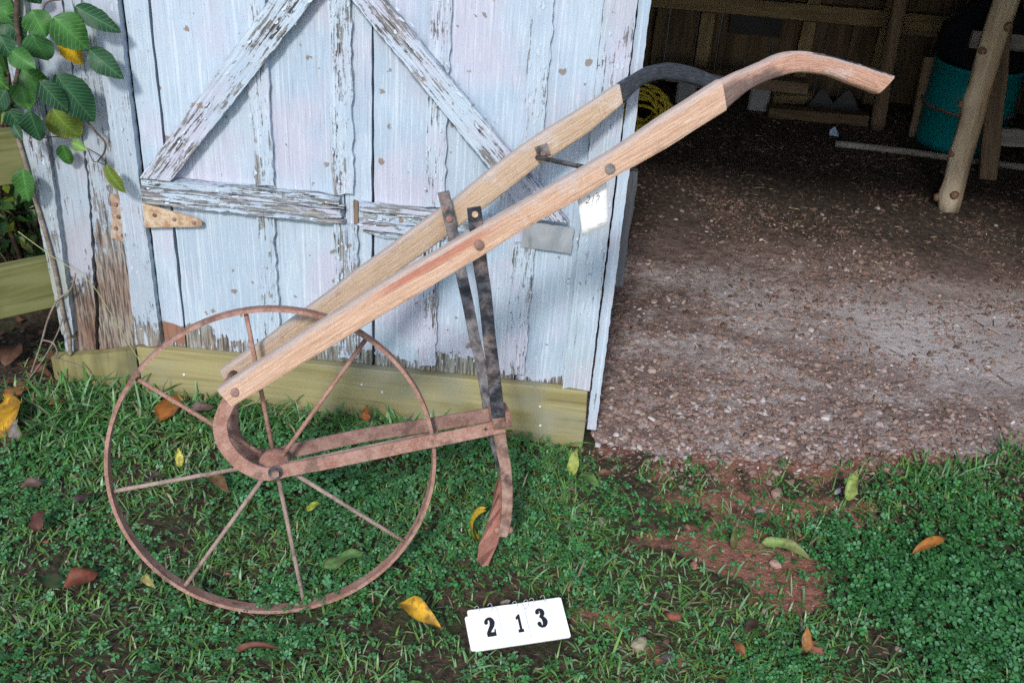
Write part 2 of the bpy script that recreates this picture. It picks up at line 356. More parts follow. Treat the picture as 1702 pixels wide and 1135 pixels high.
# ------------------------------------------------------------------ ground and barn floor
Pclay = gp(1270, 925); Pclay2 = gp(1330, 985); Pclay3 = gp(1140, 900); Pclay4 = gp(1090, 1085); Pbare = gp(830, 985); Pbare2 = gp(150, 1090); Pbare3 = gp(1400, 850); Ptip = gp(806, 938)
Pclay5 = gp(1200, 830); Pclay6 = gp(985, 1020); Pclay7 = gp(1190, 1010); Pclay8 = gp(1340, 1090)
def gauss(x, y, P, rx, ry=None): 
    ry = ry or rx; return np.exp(-(((x-P[0])/rx)**2+((y-P[1])/ry)**2))
FRONT_N = lambda s: -.075+.19*np.clip((s-1.5)/.7, 0, 1.6)+.08*(vnoise(s, 0*s, 3.1, 3)-.5)+.05*(vnoise(s, 0*s, 11, 4)-.5)+.03*(vnoise(s, 0*s, 29, 6)-.5)
def hlawn(x, y):
    near = np.exp(-((x/4)**2+((y-1.5)/3)**2))
    h = (.018*(fnoise(x, y, 3.2, 5)-.5)+.010*(fnoise(x, y, 14, 9)-.5))*near
    h = h+.035*gauss(x, y, Ptip+np.array([0, .03, 0]), .14, .12)-.012*gauss(x, y, Pclay, .2, .12)
    h = h-.006*gauss(x, y, (-.412, 1.509), .1)
    return h
def hground(x, y):
    h = hlawn(x, y)
    s_ = (x-D0[0])*E1[0]+(y-D0[1])*E1[1]; d_ = (x-D0[0])*E2[0]+(y-D0[1])*E2[1]
    h = h-.06*np.clip((d_-np.where(s_ < 1.12, .045, FRONT_N(s_))-.03)/.10, 0, 1)*np.clip((s_+.19)/.03, 0, 1)      # the lawn soil dips under the barn floor
    return h
def clay_mask(x, y):
    m = .75*gauss(x, y, Pclay, .15, .09)+.9*gauss(x, y, Pclay2, .08, .06)+.55*gauss(x, y, Pclay3, .13, .06)+.5*gauss(x, y, Pclay4, .09, .05)+.5*gauss(x, y, Pbare3, .2, .06)+.5*gauss(x, y, Pclay5, .25, .06)+.45*gauss(x, y, Pclay6, .10, .05)+.5*gauss(x, y, Pclay7, .08, .05)+.45*gauss(x, y, Pclay8, .12, .04)
    s_ = (x-D0[0])*E1[0]+(y-D0[1])*E1[1]; d_ = (x-D0[0])*E2[0]+(y-D0[1])*E2[1]
    m = m+.55*np.exp(-((d_-FRONT_N(s_)+.01)/.07)**2)*np.clip((s_-1.05)/.15, 0, 1)
    return m*(.15+1.6*fnoise(x, y, 16, 91))
def grid_sheet(name, xs, ys, zf, mat):
    X, Y = np.meshgrid(xs, ys); Z = zf(X, Y); v = np.stack([X, Y, Z], -1).reshape(-1, 3); nx, ny = len(xs), len(ys)
    i = np.arange(ny-1)[:, None]*nx+np.arange(nx-1)[None]; f = np.stack([i, i+1, i+nx+1, i+nx], -1).reshape(-1, 4).tolist()
    return v, f
xs = np.concatenate([[-400, -120, -40, -15, -7, -4], np.linspace(-2.6, 2.8, 190), [4, 7, 15, 40, 120, 400]])
ys = np.concatenate([[-400, -120, -40, -15, -6, -3, -1], np.linspace(.2, 2.6, 110), [3.2, 4.5, 7, 15, 40, 120, 400]])
v, f = grid_sheet('ground', xs, ys, hground, None)
T = NT('soil_and_clay', .95); vv = T.objvec(rand=False)
a_cl = T.n('Attribute', attribute_name='clay').outputs['Fac']
n1 = T.noise(vv, 9, 5, .65); n2 = T.noise(vv, 60, 4, .65); n3 = T.noise(vv, 220, 3, .6); n4 = T.noise(vv, 3, 3)
soil = T.mix(T.ramp(n2, .35, .68), (.024, .017, .011), (.085, .058, .038)); soil = T.mix(T.math('MULTIPLY', T.ramp(n3, .55, .72), .5), soil, (.15, .105, .07)); soil = T.mix(T.math('MULTIPLY', T.ramp(n1, .48, .6), .6), soil, (.035, .05, .018))
clay = T.mix(T.ramp(n2, .3, .7), (.19, .075, .050), (.33, .155, .110)); clay = T.mix(T.math('MULTIPLY', T.ramp(n3, .55, .72), .5), clay, (.36, .21, .16))
col = T.mix(T.ramp(T.math('ADD', a_cl, T.math('MULTIPLY', T.math('SUBTRACT', n1, .5), .9)), .30, .52), soil, clay)
T.bump(T.math('ADD', n2, T.math('MULTIPLY', n3, .6)), .9, .008); M_soil = T.done(col)
ground = mk('ground', v, f, M_soil, smooth=True); tag(ground, kind='structure')
at = ground.data.attributes.new('clay', 'FLOAT', 'POINT'); at.data.foreach_set('value', clay_mask(v[:, 0], v[:, 1]))

def floor_edge(s): return np.where(s < 1.12, .045, np.where(s < 1.3, FRONT_N(s)+.04*(1.3-s)/.18, FRONT_N(s)))
ss = np.concatenate([np.linspace(-.18, 1.0, 20), np.linspace(1.02, 2.8, 130), np.linspace(2.85, 4.2, 20)])
tt = np.concatenate([[0, .006], np.linspace(.02, 1, 90)**1.25])
S, Tt = np.meshgrid(ss, tt); E = floor_edge(S); Dp = E+(3.05-E)*Tt
_XY = D0[None, None, :]+E1*S[..., None]+E2*Dp[..., None]; _hl = hlawn(_XY[..., 0], _XY[..., 1])
def floor_rel(s, d): return .004+.007*(fnoise(s, d, 34, 23)-.5)+.016*(fnoise(s, d, 2.5, 21)-.5)+.010*(fnoise(s, d, 13, 22)-.5)
_bl = np.clip((Dp-E)/.16, 0, 1); _bl = _bl*_bl*(3-2*_bl)
Zf = np.where(Tt == 0, _hl-.012, (_hl+.0025+.004*(fnoise(S, Dp, 34, 23)-.5))*(1-_bl)+floor_rel(S, Dp)*_bl)
def floor_z(s, d):
    p = D0[None]+E1*s[:, None]+E2*d[:, None]; b = np.clip((d-floor_edge(s))/.16, 0, 1); b = b*b*(3-2*b); return (hlawn(p[:, 0], p[:, 1])+.0025)*(1-b)+floor_rel(s, d)*b
fv = np.stack([S, Dp, Zf], -1).reshape(-1, 3); nx = len(ss)
i = np.arange(len(tt)-1)[:, None]*nx+np.arange(nx-1)[None]; ff = np.stack([i, i+1, i+nx+1, i+nx], -1).reshape(-1, 4).tolist()
T = NT('red_earth_floor', .95); vv = T.objvec(rand=False); sx = T.n('SeparateXYZ', {0: vv}); dd = sx.outputs[1]
n1 = T.noise(vv, 3.2, 4, .6); n2 = T.noise(vv, 40, 5, .7); n3 = T.noise(vv, 190, 3, .65); n4 = T.noise(T.objvec((1, 2.2, 1), False), 2.3, 3, .6, .4); n5 = T.noise(vv, 12, 4, .65)
red = T.mix(T.ramp(n2, .32, .68), (.125, .084, .074), (.295, .21, .185)); red = T.mix(T.math('MULTIPLY', T.ramp(n3, .56, .72), .55), red, (.40, .31, .28))
lime = T.mix(T.ramp(n2, .35, .65), (.34, .28, .265), (.60, .55, .54))
dim_soil = T.mix(T.ramp(n2, .35, .7), (.034, .025, .020), (.105, .078, .058))
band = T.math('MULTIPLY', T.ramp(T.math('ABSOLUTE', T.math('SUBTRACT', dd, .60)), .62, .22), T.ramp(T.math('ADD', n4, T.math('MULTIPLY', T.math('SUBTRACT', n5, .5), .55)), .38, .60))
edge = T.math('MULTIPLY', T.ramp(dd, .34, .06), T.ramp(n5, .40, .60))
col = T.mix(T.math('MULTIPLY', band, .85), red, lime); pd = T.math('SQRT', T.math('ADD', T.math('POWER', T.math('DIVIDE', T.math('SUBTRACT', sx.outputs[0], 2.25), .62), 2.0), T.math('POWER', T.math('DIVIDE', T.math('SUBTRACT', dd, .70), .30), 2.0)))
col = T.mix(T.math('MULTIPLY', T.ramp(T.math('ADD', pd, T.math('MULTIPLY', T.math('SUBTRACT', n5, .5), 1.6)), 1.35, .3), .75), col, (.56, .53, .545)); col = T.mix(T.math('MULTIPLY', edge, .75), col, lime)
col = T.mix(T.ramp(T.math('ADD', dd, T.math('MULTIPLY', T.math('SUBTRACT', n1, .5), 1.0)), .95, 1.5), col, dim_soil)  # dark soil at the back, with the light's falloff by depth painted in
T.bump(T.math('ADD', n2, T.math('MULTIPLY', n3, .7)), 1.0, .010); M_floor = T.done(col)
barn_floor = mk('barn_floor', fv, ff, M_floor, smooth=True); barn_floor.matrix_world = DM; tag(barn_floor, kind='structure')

# ------------------------------------------------------------------ barn shell (frame: X along the front, Y into the barn)
barn = thing('barn', 'aged painted plank barn wall with rotten boards and dark open interior', 'barn', DM)
BACK = 3.0; HDR = 1.34; SR = 3.7
s0 = -.2
k = 0; s = s0
while s < SR:       # back wall boards
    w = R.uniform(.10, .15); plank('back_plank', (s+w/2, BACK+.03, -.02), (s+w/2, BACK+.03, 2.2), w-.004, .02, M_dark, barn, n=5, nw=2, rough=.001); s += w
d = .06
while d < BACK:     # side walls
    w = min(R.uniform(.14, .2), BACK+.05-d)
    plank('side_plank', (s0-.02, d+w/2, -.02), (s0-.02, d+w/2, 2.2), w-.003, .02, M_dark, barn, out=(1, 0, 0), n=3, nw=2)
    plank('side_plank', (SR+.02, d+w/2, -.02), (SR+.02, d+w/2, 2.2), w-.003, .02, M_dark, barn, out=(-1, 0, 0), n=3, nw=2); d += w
MB().add([(s0-.3, -.25, 2.2), (SR+.3, -.25, 2.2), (SR+.3, BACK+.3, 2.35), (s0-.3, BACK+.3, 2.35), (s0-.3, -.25, 2.24), (SR+.3, -.25, 2.24), (SR+.3, BACK+.3, 2.39), (s0-.3, BACK+.3, 2.39)],
         [(0, 3, 2, 1), (4, 5, 6, 7), (0, 1, 5, 4), (1, 2, 6, 5), (2, 3, 7, 6), (3, 0, 4, 7)]).build('roof', M_grey, barn)
s = s0              # unseen gable boards above the doors, set low to cut the sun off the interior
while s < SR:
    w = min(R.uniform(.16, .22), SR-s); plank('front_plank', (s+w/2, .03, HDR), (s+w/2, .03, 2.21), w-.003, .022, M_stile, barn, n=4, nw=2); s += w
s = 2.55
while s < SR:       # front wall right of the doorway, out of frame
    w = min(R.uniform(.16, .22), SR-s); plank('front_plank', (s+w/2, .03, -.01), (s+w/2, .03, HDR-.003), w-.003, .022, M_stile, barn, n=4, nw=2); s += w
# wall left of the door: two rotten boards, corner board, trim, bottom board, hinge plate
Zt = HDR-.004
def poly_board(name, outline, y0, T, mat, parent, jag=.0, seed=0, origin=None, sub=.012):
    """vertical board with an arbitrary outline in (s,z); front at y0-T. origin sets the local zero; local X runs up the board"""
    o = Vector(origin or (min(p[0] for p in outline), 0, min(p[1] for p in outline)))
    r = random.Random(seed); pts = []
    n = len(outline)
    for i in range(n):
        a, b = Vector(outline[i]), Vector(outline[(i+1) % n]); L = (b-a).length; m = max(1, int(L/sub)) if jag else 1
        nn = Vector((b.y-a.y, a.x-b.x)).normalized() if L else Vector((0, 0))
        for q in range(m):
            t = q/m; j = r.uniform(-1, 1)*jag if q else 0; pts.append(a+(b-a)*t+nn*j)
    # local frame: X up, Y along -s, Z out (toward -Y of the barn)
    M = Matrix(((0, -1, 0, o.x), (0, 0, -1, y0), (1, 0, 0, o.z), (0, 0, 0, 1)))
    loc = [(p.y-o.z, -(p.x-o.x)) for p in pts]; N = len(loc)
    v = [(a, b, T) for a, b in loc]+[(a, b, 0) for a, b in loc]
    f = [tuple(range(N)), tuple(range(2*N-1, N-1, -1))]+[(i+N, (i+1) % N+N, (i+1) % N, i) for i in range(N)]
    return mk(name, v, f, mat, parent, False, M)
poly_board('rotten_board', [(-.150, .085), (-.136, .082), (-.128, .10), (-.122, .17), (-.113, .22), (-.085, .55), (-.080, Zt), (-.153, Zt), (-.156, .55), (-.187, .088), (-.170, .078)][::-1], .0, .018, M_rot2, barn, .0022, 3)
poly_board('rotten_board', [(-.103, .25), (-.110, .19), (-.122, .088), (-.10, .078), (-.07, .086), (-.045, .080), (-.022, .094), (-.006, .12), (.0, .55), (.0, Zt), (-.077, Zt), (-.081, .55)], .002, .017, M_rot, barn, .0022, 4)
poly_board('backing_board', [(-.2, .0), (.03, .0), (.03, Zt), (-.2, Zt)], .03, .02, M_brownboard, barn)
poly_board('corner_board', [(-.199, .148), (-.190, .140), (-.178, .146), (-.169, .150), (-.156, .55), (-.150, Zt), (-.218, Zt), (-.208, .55)], -.0185, .02, M_corner, barn, .0012, 5)
poly_board('corner_stub', [(-.206, .075), (-.188, .07), (-.180, .125), (-.203, .136)], -.004, .02, M_corner, barn, .001, 6)
poly_board('door_trim', [(-.012, .142), (.005, .146), (.022, .140), (.04, .145), (.052, .149), (.0485, .55), (.048, Zt), (-.010, Zt), (-.004, .55)], -.017, .022, M_trim, barn, .0013, 7)
poly_board('bottom_board', [(-.236, -.03), (-.014, -.03), (-.0135, .130), (-.10, .108), (-.234, .082)], -.0225, .022, M_treated_old, barn, .0006, 8)
hp = poly_board('hinge_plate', [(-.046, .418), (-.010, .411), (-.010, .44), (-.0125, .448), (-.0125, .528), (-.033, .530), (-.036, .47)], -.0195, .003, M_hinge2, barn, .0006, 9)
for (a, b) in ((-.022, .505), (-.020, .475), (-.030, .445), (-.016, .428)):
    mb = MB().add(*tube([(a, -.027, b), (a, -.0222, b)], [.004, .0055], 8)); mb.build('bolt', M_rust, barn)

# ------------------------------------------------------------------ barn door leaf
door = thing('barn_door', 'pale blue peeling plank barn door with diagonal braces, closed', 'door', DM)
DT = 1.30
def board_xy(name, s_a, s_b, z_a, z_b, y, T, mat, **k):
    return plank(name, ((s_a+s_b)/2, y, z_a), ((s_a+s_b)/2, y, z_b), s_b-s_a, T, mat, door, **k)
for i, (a, b) in enumerate([(.053, .105), (.109, .332), (.335, .509), (.512, .570), (.5765, .711), (.714, .916), (.919, 1.036)]):
    z0 = .012
    poly_board('plank', [(a, z0), (b, z0), (b-.0005, .5), (b+(.002 if i == 3 else 0), 1.0), (b, DT), (a, DT), (a+(.003 if i == 1 else .0), .4)], .0, .020, M_door, door, .0012, 20+i, origin=(a, 0, z0), sub=.03)
poly_board('backing_plank', [(.06, .02), (1.09, .02), (1.09, DT-.02), (.06, DT-.02)], .03, .022, M_brownboard, door)
for (a, b, z0, z1) in [(.308, .349, .166, .522), (.309, .356, .590, 1.08), (.487, .541, .165, .520), (.484, .533, .590, 1.08), (.684, .727, .168, .512), (.690, .736, .582, 1.08), (.893, .941, .170, .515), (.894, .940, .60, 1.08)]:
    poly_board('batten', [(a+.002, z0), (b-.001, z0+.006), (b, z1), (a, z1)], -.0205, .013, M_batten, door, .0028, int(a*1000+z0*10), origin=(a, 0, .012), sub=.014)
poly_board('stile', [(1.034, .155), (1.05, .160), (1.098, .156), (1.099, .6), (1.101, DT), (1.036, DT), (1.037, .6)], -.0208, .020, M_stile, door, .001, 41)
poly_board('edge_strip', [(1.1035, .03), (1.126, .03), (1.127, .6), (1.127, DT), (1.1035, DT)], .004, .022, M_edge, door, .001, 42, origin=(1.1, 0, -.3))
poly_board('patch', [(.908, .512), (1.022, .508), (1.023, .570), (.915, .575)], -.0348, .003, M_patch, door, .0012, 45)
poly_board('rot_pocket', [(.531, .52), (.541, .525), (.541, .575), (.531, .578)], -.0212, .006, M_brownboard, door, .001, 46)
def grain_board(name, outline, axis, seed, mat, y=-.0340, T=.020, jag=.0014, step=.012, parent=None):
    """board with any outline in (s,z); its local X (and so its grain) follows axis"""
    X2 = Vector(axis).normalized(); r = random.Random(seed); o0 = Vector(outline[0])
    X = Vector((X2.x, 0, X2.y)); Z = Vector((0, -1, 0)); Y = Z.cross(X); M = Matrix((X, Y, Z)).transposed().to_4x4(); M.translation = Vector((o0.x, y, o0.y)); Mi = M.inverted(); pts = []; n = len(outline)
    for i in range(n):
        p, q = Vector(outline[i]), Vector(outline[(i+1) % n]); m = max(1, int((q-p).length/step))
        for k in range(m):
            c = p+(q-p)*k/m+(Vector((r.uniform(-1, 1), r.uniform(-1, 1)))*jag if k else Vector((0, 0))); pts.append((Mi @ Vector((c.x, y, c.y))).xy)
    N = len(pts); v = [(p.x, p.y, T+r.uniform(-.0012, .0)) for p in pts]+[(p.x, p.y, 0) for p in pts]
    area = sum(pts[i].x*pts[(i+1) % N].y-pts[(i+1) % N].x*pts[i].y for i in range(N))
    f = [tuple(range(N)), tuple(range(2*N-1, N-1, -1))]+[(i+N, (i+1) % N+N, (i+1) % N, i) for i in range(N)]
    if area < 0: f = [q[::-1] for q in f]
    return mk(name, v, f, mat, parent or door, False, M)
def brace_outline(outline, seed, y=-.0340, T=.020):
    a = (Vector(outline[0])+Vector(outline[1]))/2; b = (Vector(outline[2])+Vector(outline[3]))/2
    return grain_board('brace', outline, b-a, seed, M_brace, y, T)
def split_rail(x0, x1, z0, z1, n, seed, T, y=-.0213, tail=.03):
    """a horizontal rail that has split along its grain into n long splinters of uneven length and height"""
    r = random.Random(seed); zs = [z0+(z1-z0)*i/n+(r.uniform(-.006, .006) if 0 < i < n else 0) for i in range(n+1)]
    for i in range(n):
        a0, a1 = x0+r.uniform(0, tail*.2), x1-r.uniform(0, tail); g = .0016 if i else 0; K = 9; lo = []; hi = []
        for k in range(K+1):
            x = a0+(a1-a0)*k/K; lo.append((x, zs[i]+g*r.uniform(.2, 1.6)+.0012*math.sin(k*2.1+i))); hi.append((x, zs[i+1]+.0012*math.sin(k*2.1+i+1)-.0012*r.uniform(0, 1)))
        lo[-1] = (a1+r.uniform(-.012, .004), lo[-1][1]+.003); hi[-1] = (a1+r.uniform(-.012, .0), hi[-1][1]-.003)
        grain_board('rail', lo+hi[::-1], (1, 0), seed*7+i, M_rail, y-.0003*i, T-r.uniform(0, .007), .0011, .010)
brace_outline([(.056, .590), (.126, .590), (.515, 1.080), (.430, 1.080)], 51)
brace_outline([(.925, .590), (1.010, .590), (.553, 1.080), (.462+.06, 1.040)], 52, -.0342)
split_rail(.052, .530, .5255, .5875, 4, 43, .026, tail=.02)
split_rail(.543, .745, .516, .577, 3, 44, .022)
grain_board('rail', [(.555, .507), (.60, .495), (.70, .502), (.735, .505), (.735, .514), (.66, .5135), (.60, .511)], (1, 0), 47, M_rail, -.0213, .010, .0012)
split_rail(.76, .884, .520, .577, 3, 48, .014)
split_rail(.052, 1.03, 1.083, 1.145, 3, 49, .024)
poly_board('primer_patch', [(.054, .150), (.106, .150), (.108, .180), (.098, .196), (.080, .203), (.054, .207)], -.0204, .0012, M_primer, door, .0012, 61)
# bottom board of treated timber with its screws
bb = poly_board('bottom_board', [(-.010, -.03), (1.097, -.03), (1.094, .156), (.5, .149), (-.010, .139)], -.0212, .025, M_treated, door, .0005, 50, sub=.05)
bb.matrix_local = Matrix(((1, 0, 0, -.010), (0, 0, -1, -.0212), (0, 1, 0, -.03), (0, 0, 0, 1)))   # grain runs along the board
bb.data.clear_geometry()
o = [(-.0, 0), (.3, .0), (.7, 0), (1.107, 0), (1.1085, .093), (1.104, .186), (.8, .183), (.5, .179), (.2, .172), (0, .169), (.002, .09)]
N = len(o); bb.data.from_pydata([(a, b, .025) for a, b in o]+[(a, b, 0) for a, b in o], [], [tuple(range(N)), tuple(range(2*N-1, N-1, -1))]+[(i+N, (i+1) % N+N, (i+1) % N, i) for i in range(N)]); bb.data.update()
bv = bb.modifiers.new('edge', 'BEVEL'); bv.width = .003; bv.segments = 2; bv.limit_method = 'ANGLE'
def stud_head(x, z, y, parent, r=.0035, mat=M_nail, name='screw'):
    v, f = tube([(x, y+.001, z), (x, y-.0012, z), (x, y-.002, z)], [r, r, r*.6], 8); return mk(name, v, f, mat, parent, True)
for (x, z) in [(.105, .075), (.55, .105), (.60, .09), (.985, .10), (.99, .045)]: stud_head(x, z, -.0465, door)
for px in [(248, 300), (482, 312), (303, 274), (273, 268), (565, 300), (708, 312), (716, 540), (741, 548), (705, 541), (855, 566), (960, 395), (970, 372), (944, 470), (1005, 415), (855, 300), (700, 120)]:
    q = bp(*px, -.04); stud_head(q.x, q.z, -.0475 if px[1] < 420 else -.0345, door, .0028)
hs = poly_board('hinge_strap', [(.049, .463), (.178, .480), (.184, .486), (.183, .494), (.172, .500), (.049, .524)], -.0365, .0035, M_hinge, door, .0003, 60)
for (a, b) in ((.075, .497), (.120, .492), (.165, .489)): stud_head(a, b, -.040, door, .005, M_rust, 'bolt')

# lifting flakes of aged paint, real curled chips standing off the wood
def flakes(name, zones, n, parent, mat, seed):
    r = random.Random(seed); mb = MB(); area = [abs((q[1]-q[0])*(q[3]-q[2])) for q in zones]
    for _ in range(n):
        a, b, c, d, y, tl = r.choices(zones, area)[0]; sx_ = r.uniform(a, b); sz_ = r.uniform(c, d); L = r.uniform(.004, .016); W_ = r.uniform(.002, .006); lift = r.uniform(.0006, .0022); ang = tl+r.uniform(-.25, .25); ca, sa = math.cos(ang), math.sin(ang); side = r.choice((-1, 1)); v = []
        for i in range(3):
            u = (i-1)*L/2*(1 if i != 1 else r.uniform(-.3, .3))
            for k in range(3):
                w = side*(k/2)*W_*(1 if i == 1 else r.uniform(.35, .9)); h = .0003+lift*(k/2)**2*(1 if i != 2 else r.uniform(.4, 1))
                v.append((sx_+u*sa+w*ca, y-h, sz_+u*ca-w*sa))
        mb.add(v, [(i*3+k, i*3+k+1, i*3+k+4, i*3+k+3) for i in range(2) for k in range(2)])
    o = mb.build(name, mat, parent); o['kind'] = 'stuff'; return o
M_chipd = m_flat('curled_paint', (.50, .57, .64), .7, .25, 60)
zn = [(a_+.003, b_-.003, z0_, z1_, -.0338, 0) for (a_, b_, z0_, z1_) in ((.308, .349, .17, .52), (.309, .356, .6, 1.05), (.487, .541, .17, .52), (.484, .533, .6, 1.05), (.684, .727, .17, .51), (.690, .736, .59, 1.05), (.893, .941, .18, .51), (.894, .940, .6, 1.05))]*2
zn += [(1.04, 1.098, .17, 1.05, -.0412, 0), (.06, .52, .53, .585, -.0475, 1.57), (.55, .74, .52, .575, -.0435, 1.57), (.12, 1.03, .17, .22, -.0203, 0), ]
for q in np.linspace(0, 1, 14)[:-1]:
    zn.append((.07+.40*q, .12+.40*q, .60+.47*q, .635+.47*q, -.0544, .70)); zn.append((.935-.40*q, .985-.40*q, .60+.46*q, .635+.46*q, -.0546, -.72))
flakes('paint_flakes', zn, 520, door, M_chipd, 5)
flakes('paint_flakes', [(-.195, -.165, .16, 1.0, -.0390, 0), (.0, .045, .16, 1.0, -.0392, 0)], 60, barn, M_chipd, 6)

# ------------------------------------------------------------------ interior timbers
def part(name, *a, **k): return plank(name, *a, **k)
d = BACK-.05
a, b = bp(1040, -2, d), bp(1500, 33, d)
zz = (a.z+b.z)/2
plank('wall_rail', (-.18, BACK-.002, zz), (SR-.02, BACK-.002, zz), .075, .045, M_stud, barn, n=10, nw=2)
plank('wall_rail', (-.18, BACK-.002, zz+.16), (2.35, BACK-.002, zz+.16), .06, .045, M_brownboard, barn, n=10, nw=2)
for px in (1166, 1334, 1462):
    q = bp(px, 100, d); plank('stud', (q.x, BACK-.004, .0), (q.x, BACK-.004, zz-.04), .062, .045, M_stud, barn, n=6, nw=2)
    plank('stud', (q.x, BACK-.004, zz+.04), (q.x, BACK-.004, 2.2), .062, .045, M_stud, barn, n=6, nw=2)
for px in (1090, 1560, 1700):
    q = bp(px, 100, d); plank('stud', (q.x, BACK-.004, .0), (q.x, BACK-.004, zz-.04), .05, .04, M_dark, barn, n=6, nw=2)
q = bp(1250, 80, d); plank('dark_panel', (q.x, BACK-.004, .27), (q.x, BACK-.004, .60), .24, .02, M_bag, barn, n=4, nw=2)
plank('wall_rail', (bp(1480, 110, d).x, BACK-.002, .36), (bp(1545, 116, d).x, BACK-.002, .36), .05, .03, M_brownboard, barn, n=4, nw=2)

def round_post(name, label, base, top, r0, r1, mat, seed, knots=(), group=None, n=36, m=16):
    base, top = Vector(base), Vector(top); L = (top-base).length
    M = Matrix.Translation(base); t = thing(name, label, 'post', DM @ M, group); r = random.Random(seed); Z = (top-base).normalized()
    X = Z.cross(Vector((0, 1, 0))).normalized(); Y = Z.cross(X); Q = Matrix((Z, X, Y)).transposed().to_4x4()   # local X along the post
    ph = [r.uniform(0, 6.28) for _ in range(6)]; secs = []
    for i in range(n+1):
        q = i/n; x = L*q; rr = r0+(r1-r0)*q; cx = .006*math.sin(x*5+ph[0])+.003*math.sin(x*13+ph[1]); cy = .005*math.sin(x*4+ph[2]); ring = []
        for j in range(m):
            a = 2*math.pi*j/m; w = 1+.06*math.sin(2*a+x*3+ph[3])+.035*math.sin(3*a-x*7+ph[4])+.02*math.sin(9*a+ph[5])
            for (kx, ka, kh) in knots: w += kh*math.exp(-((x-kx)/.018)**2-((math.atan2(math.sin(a-ka), math.cos(a-ka)))/.35)**2)
            ring.append((x, cx+rr*w*math.cos(a), cy+rr*w*math.sin(a)))
        secs.append(ring)
    v, f = sweep(secs); mk('shaft', v, f, mat, t, True, Q)
    for (kx, ka, kh) in knots:
        rr = r0+(r1-r0)*kx/L; c = Vector((kx, math.cos(ka)*rr*(1+kh*.9), math.sin(ka)*rr*(1+kh*.9))); e = c+Vector((0, math.cos(ka), math.sin(ka)))*.006
        vv_, f_ = tube([c-(e-c), (c+e)/2, e], [.017, .013, .007], 11); mk('knot', vv_, f_, M_knot, t, True, Q)
    return t
b = bg_(1575, 350); tp = bp(1671, 0, b.y); dirv = (tp-b); topv = b+dirv*(2.2/dirv.z)
KN = [(.70, 2.0, .30), (.61, .6, .25), (.41, .05, .5), (.23, .3, .35), (.08, 1.45, .25), (.05, .05, .5), (.95, 1.1, .3)]
round_post('wooden_post', 'knotty pale peeled cedar post standing in the open doorway floor', b, topv, .040, .044, M_pole, 2, KN, 'barn posts')
b2 = bg_(1459, 215); tp = bp(1494, 0, b2.y-.0); dirv = tp-b2; topv = b2+dirv*(2.2/dirv.z)
round_post('wooden_post', 'slim dark round post beside the back wall stud', b2, topv, .034, .036, M_brownboard, 3, (), 'barn posts')

# drum with black bag
q = bg_(1606, 267); rad = .182; ctr = Vector((q.x+.01, q.y+.20, 0))
drum = thing('steel_drum', 'teal rusty drum standing behind the cedar post', 'drum', DM @ Matrix.Translation(ctr))
H = bp(1600, 118, ctr.y-.17).z
prof = [(rad-.02, .0), (rad, .006), (rad, .02)]
prof += [(rad, H*.46), (rad+.008, H*.48), (rad+.008, H*.51), (rad, H*.53), (rad, H-.02), (rad+.006, H-.012), (rad+.006, H), (rad-.012, H), (rad-.014, H-.1)]
secs = [[(r_*math.cos(2*math.pi*j/40), r_*math.sin(2*math.pi*j/40), z_) for j in range(40)] for r_, z_ in prof]
vd, fd = sweep(secs); mk('body', vd, fd, M_teal, drum, True)
hv, hf = tube([((rad+.009)*math.cos(2*math.pi*j/40), (rad+.009)*math.sin(2*math.pi*j/40), H*.495) for j in range(41)], .007, 6, False); mk('hoop', hv, hf, M_rust, drum, True)
# bag bulging out of the drum
secs = []
for i in range(15):
    t = i/14; z = H-.03+.30*t; rr = rad*(.88+.16*math.sin(t*2.2))*(1-.75*max(0, t-.55)/.45)
    secs.append([(rr*(1+.10*math.sin(5*a+t*6)+.07*math.sin(11*a-t*9)+.04*math.sin(23*a))*math.cos(a), rr*(1+.10*math.sin(4*a+t*5+1))*math.sin(a), z+.025*math.sin(7*a+t*3)) for a in [2*math.pi*j/48 for j in range(48)]])
vb, fb = sweep(secs); bag = mk('rubbish_bag', vb, fb, M_bag, None, True); bag.matrix_world = DM @ Matrix.Translation(ctr)
tag(bag, 'black plastic rubbish bag bulging out of the teal drum', 'bag')

def loose(name, label, cat, a, b, w, t, mat, out, group=None, **k):
    a, b, out = Vector(a), Vector(b), Vector(out); X = (b-a).normalized(); Z = (out-X*out.dot(X)).normalized(); Y = Z.cross(X)
    M = Matrix((X, Y, Z)).transposed().to_4x4(); M.translation = a+Z*t/2
    v, f = plank_geo((b-a).length, w, t, R.randrange(9**6), **k); o = mk(name, v, f, mat); o.matrix_world = DM @ M; return tag(o, label, cat, group)
# leaning board left of the drum
a = bg_(1520, 227); b = bp(1546, 95, a.y+.06)
loose('loose_board', 'brown board leaning upright on the left side of the teal drum', 'board', a, b, .062, .025, M_brownboard, (0, -1, 0), 'loose boards in the barn')
# pen panel on the right: upright plank and two cross boards
a = bg_(1639, 296); b = bp(1664, 40, a.y)
pan = thing('pen_panel', 'grey timber pen panel behind the cedar post, with crossbars', 'panel', DM @ Matrix.Translation(a))
up = b-a; plank('upright', (0, 0, 0), up, .070, .03, M_brownboard, pan)
c1 = bp(1615, 66, a.y)-a; c1b = bp(1760, 78, a.y)-a; plank('crossbar', c1+Vector((0, .0025, 0)), (c1b.x, .0025, c1.z), .062, .022, M_grey, pan, out=(0, 1, 0))
c2 = bp(1660, 228, a.y)-a; c2b = bp(1790, 240, a.y)-a; plank('crossbar', (-.03, .0025, c2.z), (c2b.x, .0025, c2.z), .068, .022, M_grey, pan, out=(0, 1, 0))
plank('upright', (c2b.x-.03, .028, 0), (c2b.x-.03, .028, .75), .070, .03, M_brownboard, pan, out=(0, 1, 0))
